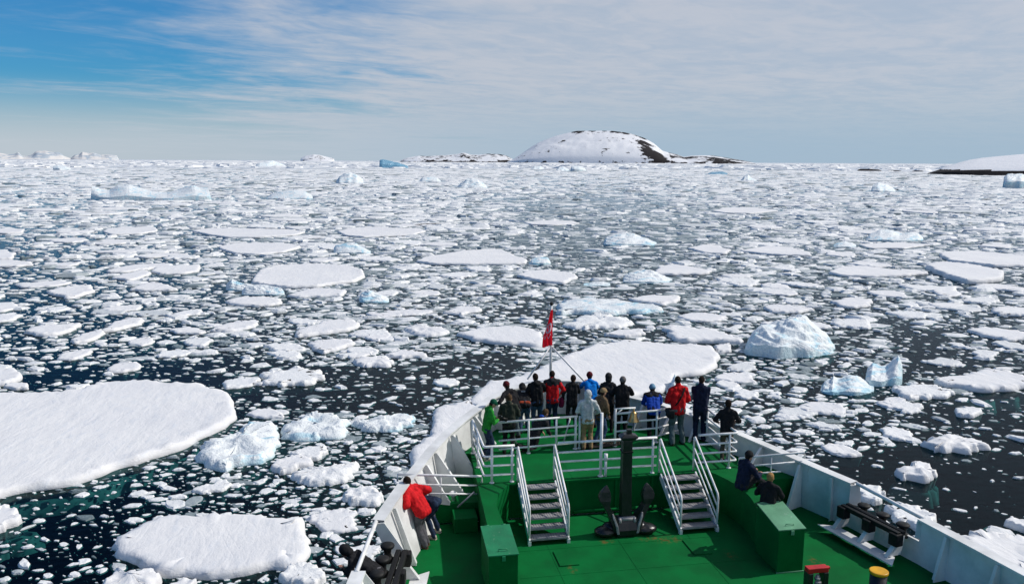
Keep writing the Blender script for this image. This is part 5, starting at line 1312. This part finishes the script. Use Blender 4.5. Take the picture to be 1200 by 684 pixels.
    for k in range(2):
        s_ = MB(); f_ = anks[k]; s_.sphere(f_ + Vector((0, .055, -.045)), (.050, .135, .042), None, 12, 8); s_.sphere(f_ + Vector((0, -.01, -.025)), (.046, .065, .062), None, 10, 8); s_.box(f_ + Vector((0, .05, -.078)), (.082, .24, .018)); s_.build('shoe', shoes, g)
    # --- hair or headgear
    hm = MB()
    if head_kind == 'hair':
        hm.sphere(head - hf * .018 + hup * .022, (.086, .098, .106), Mh, 16, 10); hm.sphere(head - hf * .045 - hup * .022, (.072, .058, .062), Mh, 12, 8); fuse_later('hair', hm, head_mat, g, 0.013, 0.006)
    elif head_kind == 'long':
        hm.sphere(head - hf * .020 + hup * .020, (.090, .100, .108), Mh, 16, 10); hm.sphere(head - hf * .055 - hup * .06, (.080, .060, .12), Mh, 12, 8); fuse_later('hair', hm, head_mat, g, 0.013, 0.008)
    elif head_kind == 'beanie':
        hm.sphere(head - hf * .012 + hup * .038, (.093, .108, .106), Mh, 16, 10); hm.lathe([(.093, .0), (.100, .012), (.100, .045), (.093, .055)], head - hf * .008 + hup * .005, Mh @ Matrix.Diagonal((1, 1.13, 1)), 16); fuse_later('beanie', hm, head_mat, g, 0.012, 0.003)
        h2 = MB(); h2.sphere(head - hf * .04 - hup * .03, (.072, .060, .062), Mh, 12, 8); h2.build('hair', HAIR_D, g)
    elif head_kind == 'cap':
        hm.sphere(head - hf * .008 + hup * .035, (.090, .106, .092), Mh, 16, 10); capsule(hm, head + hf * .085 + hup * .040 - hr * .045, head + hf * .085 + hup * .040 + hr * .045, .016, .016); capsule(hm, head + hf * .135 + hup * .028 - hr * .03, head + hf * .135 + hup * .028 + hr * .03, .013, .013); capsule(hm, head + hf * .08 + hup * .04, head + hf * .14 + hup * .028, .016, .013); fuse_later('cap', hm, head_mat, g, 0.012)
        h2 = MB(); h2.sphere(head - hf * .04 - hup * .03, (.074, .062, .066), Mh, 12, 8); h2.build('hair', HAIR_D, g)
    elif head_kind == 'hood':
        hm.sphere(head - hf * .025 + hup * .015, (.108, .112, .128), Mh, 16, 10); hm.sphere(head - hf * .05 - hup * .075, (.098, .085, .08), Mh, 12, 8); fuse_later('hood', hm, head_mat, jo, 0.015, 0.006)
    if hood:
        hm = MB(); capsule(hm, neck - hf * .05 - hr * .06, neck - hf * .05 + hr * .06, .055, .055); capsule(hm, neck - hf * .075 - hup * .05 - hr * .03, neck - hf * .075 - hup * .05 + hr * .03, .055, .055); capsule(hm, neck - hr * .085 + hf * .02, neck - hr * .06 - hf * .06, .035, .05); capsule(hm, neck + hr * .085 + hf * .02, neck + hr * .06 - hf * .06, .035, .05); fuse_later('folded_hood', hm, jacket if hood is True else hood, jo, 0.016, 0.006)
    # --- face
    fe = MB()
    for s in (-1, 1): fe.sphere(head + hr * s * .031 + hf * .084 + hup * .006, (.011, .008, .006), Mh, 8, 6)
    fe.build('eyes', EYE, body)
    mo = MB(); mo.sphere(head + hf * .084 - hup * .060, (.022, .010, .006), Mh, 8, 6); mo.build('mouth', LIPS, body)
    if extra: extra(g, dict(P=P, chest=chest, shl=shl, wr=wr, el=el, head=head, hf=hf, hr=hr, hup=hup, right=right, up=up, fwd=fwd, Mh=Mh, L=L, neck=neck))
    return g
def stand(px, py, top, z=ZU):
    f = at(px, py, z); return f, at_y(px, top, f.y).z - z
def out(px, py, z=ZU): return at(px, py, z)

def ex_camera(g, k):
    c = (k['wr'][0] + k['wr'][1]) / 2 + Vector((0, .07, 0)); m_ = MB(); m_.box(c, (.15, .08, .11)); m_.tube([c + Vector((0, .03, 0)), c + Vector((0, .20, -.07))], [.045, .055], 12); m_.box(c + Vector((0, 0, .065)), (.06, .06, .04))
    o = m_.build('camera', CAMBLK, None); o.parent = None; o.matrix_world = g.matrix_basis.copy(); tag(o, "black camera with a long lens in the hands of the green jacketed person", "camera")
def ex_bag(g, k):
    ch, sh = k['chest'], k['shl']; bk = -k['fwd']
    a = sh[1] + k['up'] * .065 - k['right'] * .05; b_ = k['P'] + k['right'] * -.21 + bk * .02 - k['up'] * .02; pts = []
    for q in range(9):
        f_ = q / 8; p_ = a.lerp(b_, f_) + bk * (.135 * math.sin(math.pi * min(1, .15 + f_ * .9)) + .02); pts.append(p_)
    m_ = MB()
    for p0, p1 in zip(pts, pts[1:]): m_.beam(p0, p1 + (p1 - p0) * .1, .045, .010, up=bk)
    pts2 = [a.lerp(b_, q / 8) + k['fwd'] * (.125 * math.sin(math.pi * min(1, .15 + q / 8 * .9)) + .02) for q in range(9)]
    for p0, p1 in zip(pts2, pts2[1:]): m_.beam(p0, p1 + (p1 - p0) * .1, .045, .010, up=k['fwd'])
    e_ = empty('shoulder_bag', g.location, "black camera bag worn on the hip of the red jacketed person", "bag", None, g.rotation_euler.z)
    m_.build('strap', BLACKC, e_)
    m2 = MB(); m2.box(b_ - k['up'] * .08 + Vector((-.03, .0, 0)), (.16, .30, .24)); m2.build('bag_body', BLACKC, e_, bevel=0.035)
    m3 = MB(); m3.box(b_ - k['up'] * .03 + Vector((-.05, .0, .02)), (.16, .31, .12)); m3.build('bag_flap', BLACK2, e_, bevel=0.03)
def ex_scarf(g, k):
    m_ = MB(); n = k['neck']
    for s in (-1, 1): capsule(m_, n - k['hf'] * .05 + k['hr'] * s * .02, n + k['hf'] * .05 + k['hr'] * s * .07, .05, .045)
    capsule(m_, n + k['hf'] * .06 - k['hr'] * .06, n + k['hf'] * .07 + k['hr'] * .06, .045, .045); fuse_later('scarf', m_, C('blue_scarf_cloth', (0.03, 0.10, 0.50)), g, 0.015)
def ex_glasses(g, k):
    m_ = MB(); h = k['head']
    for s in (-1, 1): m_.sphere(h + k['hr'] * s * .034 + k['hf'] * .090 + k['hup'] * .006, (.027, .012, .019), k['Mh'], 10, 6); m_.tube([h + k['hr'] * s * .06 + k['hf'] * .085 + k['hup'] * .008, h + k['hr'] * s * .080 + k['hup'] * .006], .004, 6)
    m_.build('sunglasses', CAMBLK, g)
def ex_logo(g, k):
    bk = -k['fwd']; c = k['shl'][0].lerp(k['shl'][1], .5) - k['up'] * .09 + bk * .125; m_ = MB()
    pts = [c + k['right'] * (.065 * math.cos(a)) + k['up'] * (.022 * math.sin(a)) for a in [i * math.pi / 8 for i in range(17)]]
    m_.tube(pts, .007, 6); m_.tube([c - k['right'] * .04, c + k['right'] * .04], .005, 6); m_.build('back_emblem', LGREY, g)
def ex_belt(g, k):
    m_ = MB(); bk = -k['fwd']; capsule(m_, k['P'] - k['right'] * .11 + bk * .05 - k['up'] * .035, k['P'] + k['right'] * .11 + bk * .05 - k['up'] * .035, .066, .066); fuse_later('belt', m_, C('orange_red_belt', (0.30, 0.05, 0.02)), g, 0.016)
def ex_muff(g, k):
    m_ = MB(); capsule(m_, k['wr'][0] + Vector((-.05, .0, .02)), k['wr'][0] + Vector((-.06, .0, -.16)), .075, .085); o = fuse_later('hand_bag', m_, MAGENTA, None, 0.016, .006); o.location = g.location; o.rotation_euler = g.rotation_euler
    tag(o, "dark magenta soft bag held at the side of the short dark haired person", "bag")

f, h = stand(570, 538, 466)
person("person in a green jacket and dark green cap looking down at a camera", f, 78, max(1.64, h), 10, jacket=GREENC, trousers=JEANSD, shoes=SHOE_W, head_kind='cap', head_mat=DGREEN, hands=[(-.07, .30, 1.10), (.07, .31, 1.08)], head_pitch=38, extra=ex_camera, stance=.09)
f, h = stand(596, 530, 463)
person("person in a dark olive jacket with brown hair behind the port rail", f, 12, max(1.62, h), 12, jacket=OLIVE, trousers=BLACKC, head_kind='hair', head_mat=HAIR_B, hands=[(-.10, .32, 1.05), (.12, .30, 1.05)], head_pitch=32, bulk=1.1)
person("person in a maroon beanie stretching an arm out along the port bulwark", Vector((4.00, 22.05, ZU)), -20, 1.72, 30, jacket=BLACKC, trousers=JEANSG, head_kind='beanie', head_mat=MAROON, hands=[(-.66, .20, 1.02), (.10, .45, 1.0)], head_pitch=18, side=-8)
person("person in a black jacket with a pale back emblem bending far over the bulwark", Vector((4.35, 22.55, ZU)), 5, 1.74, 66, hip_off=(0, -.10), jacket=BLACKC, trousers=JEANS, head_kind='hood', head_mat=BLACKC, hands=[(-.26, .62, 1.02), (.26, .62, 1.02)], head_pitch=20, extra=lambda g, k: (ex_logo(g, k), ex_belt(g, k)), bulk=1.12)
f, h = stand(628, 503, 443)
person("person in a black jacket and blue jeans standing left of the red and black jacket", Vector((4.76, 22.65, ZU)), 2, 1.72, 9, jacket=BLACKC, trousers=JEANS, head_kind='hair', head_mat=HAIR_D, hands=[(-.20, .34, 1.0), (.10, .30, 1.34)], head_pitch=8, head_yaw=-22, side=-3, hood=True, bulk=1.08)
person("person in a red jacket with charcoal shoulders and a folded hood at the bow", Vector((5.25, 22.80, ZU)), 3, 1.74, 8, jacket=RED, trousers=JEANSD, yoke=BLACK2, head_kind='hair', head_mat=HAIR_D, hands=[(-.16, .38, 1.05), (.30, .26, .98)], head_pitch=12, hood=BLACK2, bulk=1.1)
person("short dark haired person in a black jacket right of the red and black jacket", Vector((5.84, 22.80, ZU)), 2, 1.58, 10, jacket=BLACKC, trousers=BLACK2, head_kind='hair', head_mat=HAIR_D, hands=[(-.24, .10, .82), (.12, .40, 1.0)], head_pitch=16, head_yaw=28, side=4, jl=.04, extra=ex_muff)
f = at(626, 523, ZU)
person("person in a dark robe with a blue scarf kneeling on the deck behind the rail", f, 60, 1.66, 34, sit=0.34, jacket=BLACK2, trousers=BLACKC, head_kind='hair', head_mat=HAIR_B, hands=[(-.16, .42, .30), (.16, .44, .30)], foot_pos=[(-.12, -.42, .02), (.12, -.44, .02)], knee_pole=(0, 1, -.4), head_pitch=30, skirt=True, extra=ex_scarf, bulk=1.12)
person("person in a bright blue jacket with elbows out on the bow bulwark", Vector((6.42, 22.72, ZU)), 4, 1.70, 34, jacket=BLUE, trousers=JEANS, head_kind='beanie', head_mat=MAROON, hands=[(-.12, .58, 1.22), (.12, .58, 1.22)], head_pitch=0)
f, h = stand(688, 526, 458)
person("person in a light grey hooded jacket and tan trousers", f, 10, 1.66, 6, jacket=LGREY, trousers=TAN, shoes=SHOE_B, head_kind='hood', head_mat=LGREY, hands=[(-.13, .25, 1.0), (.20, .22, .95)], head_pitch=8, head_yaw=12, stance=.10, bulk=1.1)
f, h = stand(703, 523, 457)
person("person in a brown jacket and tan cap facing starboard beside the grey hood", f + Vector((.02, .14, 0)), 62, 1.64, 7, jacket=BROWN, trousers=JEANS, head_kind='cap', head_mat=TAN, hands=[(-.16, .16, .82), (.14, .20, .86)], head_pitch=14)
person("slim person in a black hooded jacket leaning towards the starboard bulwark", Vector((6.78, 22.2, ZU)), 14, 1.76, 20, jacket=BLACK2, trousers=BLACKC, head_kind='hood', head_mat=BLACK2, hands=[(-.14, .48, 1.06), (.14, .50, 1.06)], head_pitch=4, bulk=.94)
person("person in a black padded jacket and a striped grey beanie by the bell", Vector((7.06, 21.75, ZU)), 10, 1.76, 6, jacket=BLACKC, trousers=BLACKC, head_kind='beanie', head_mat=STRIPE, hands=[(-.10, .30, 1.36), (.12, .30, 1.38)], head_pitch=4, head_yaw=14, puff=.012, bulk=1.08)
person("person in a cobalt blue and black jacket and pale blue beanie beside the bell", Vector((7.88, 21.42, ZU)), 12, 1.68, 46, hip_off=(0, -.06), jacket=COBALT, trousers=BLACKC, yoke=BLACKC, head_kind='beanie', head_mat=SKYB, hands=[(-.16, .60, .82), (.16, .60, .82)], head_pitch=-6, bulk=1.16)
f, h = stand(797, 520, 440)
person("person in a plain red jacket and grey jeans with a bag across the back", f + Vector((-.10, 0, 0)), -2, h, 4, jacket=RED, trousers=JEANSG, shoes=SHOE_D, head_kind='hair', head_mat=HAIR_D, hands=[(-.14, .28, 1.16), (.15, .26, 1.12)], head_pitch=6, head_yaw=-16, stance=.17, extra=ex_bag, bulk=1.10)
f, h = stand(819, 516, 440)
person("person in dark navy overalls with folded arms right of the person with the bag", f, 22, h, 3, jacket=NAVY, trousers=NAVY, shoes=SHOE_D, head_kind='hair', head_mat=HAIR_D, hands=[(.06, .25, 1.20), (-.06, .26, 1.16)], head_pitch=4, head_yaw=20, stance=.12, bulk=1.06)
f, h = stand(850, 540, 472)
person("person in a black jacket and khaki trousers leaning on the starboard corner rail", f + Vector((0.02, .02, 0)), 24, max(1.66, h), 8, jacket=BLACKC, trousers=KHAKI, shoes=SHOE_W, head_kind='hair', head_mat=HAIR_D, hands=[(-.26, .26, .98), (.22, .34, 1.0)], head_pitch=8, stance=.10, puff=.010)
f = at(869, 571, ZU)
person("seated person in a navy coat, black beanie and sunglasses on the starboard side", f, 74, 1.72, 14, sit=0.10, jacket=NAVY, trousers=BLACK2, head_kind='beanie', head_mat=BLACKC, hands=[(-.14, .42, .36), (.14, .44, .34)], foot_pos=[(-.14, .72, -.12), (.12, .78, -.12)], knee_pole=(0, .4, 1), head_pitch=6, extra=ex_glasses, bulk=1.14)
f = at(899, 599, ZU)
person("seated blond person in a black jacket just behind the starboard deck locker", f, 38, 1.64, 12, sit=0.10, jacket=BLACKC, trousers=BLACK2, head_kind='hair', head_mat=HAIR_L, hands=[(-.14, .40, .34), (.14, .42, .34)], foot_pos=[(-.14, .62, .0), (.12, .66, .0)], knee_pole=(0, .4, 1), head_pitch=10, bulk=1.10)
f = at(494, 640, ZL)
person("person in a red jacket and grey trousers leaning out over the port bulwark", f + Vector((.04, 0, 0)), -54, 1.74, 37, hip_off=(0, .03), jacket=RED, trousers=GREYC, shoes=SHOE_B, head_kind='hair', head_mat=HAIR_D, hands=[(-.46, .40, 1.02), (.42, .26, 1.06)], head_pitch=-10, puff=.024, bulk=1.2, foot_pos=[(-.06, -.04, 0), (.10, .02, 0)])
f = at(508, 627, ZL)
person("person in jeans and pale shoes bent over beside the crouching red jacket", f, -56, 1.70, 92, jl=-.055, hip_off=(0, -.08), hip_drop=.03, jacket=NAVY, trousers=JEANSD, shoes=SHOE_W, head_kind='hair', head_mat=HAIR_D, hands=[(-.2, .62, .86), (.2, .62, .86)], head_pitch=14, foot_pos=[(-.16, -.05, 0), (.18, .02, 0)])
f = at(444, 720, ZL)
person("person in a black hooded jacket bending over the rail at the bottom left", f, -72, 1.74, 58, hip_off=(0, .05), jacket=BLACKC, trousers=GREYC, head_kind='hood', head_mat=BLACKC, hands=[(-.26, .60, 1.05), (.26, .62, 1.05)], head_pitch=20, bulk=1.1)

# fuse every garment and body into one continuous surface
for o, vx, dsp in PENDING:
    m_ = o.modifiers.new('fuse', 'REMESH'); m_.mode = 'VOXEL'; m_.voxel_size = vx; m_.use_smooth_shade = True
    s_ = o.modifiers.new('soft', 'SMOOTH'); s_.factor = 0.5; s_.iterations = 2
dg = bpy.context.evaluated_depsgraph_get(); dg.update()
for o, vx, dsp in PENDING:
    me = bpy.data.meshes.new_from_object(o.evaluated_get(dg)); mats = list(o.data.materials)
    if dsp:                                                        # folds of cloth
        n = len(me.vertices); co = np.empty(n * 3, np.float32); me.vertices.foreach_get('co', co); co = co.reshape(-1, 3)
        nr = np.empty(n * 3, np.float32); me.vertices.foreach_get('normal', nr); nr = nr.reshape(-1, 3)
        se = float(abs(hash(o.name)) % 97)
        dd = np.array([mnoise.noise(Vector((c[0] * 14, c[1] * 14, c[2] * 8 + se))) + .5 * mnoise.noise(Vector((c[0] * 30, c[1] * 30, c[2] * 18 + se))) for c in co]) * dsp
        me.vertices.foreach_set('co', (co + nr * dd[:, None]).ravel())
    me.materials.clear()
    for q in mats: me.materials.append(q)
    o.modifiers.clear(); o.data = me; me.update()
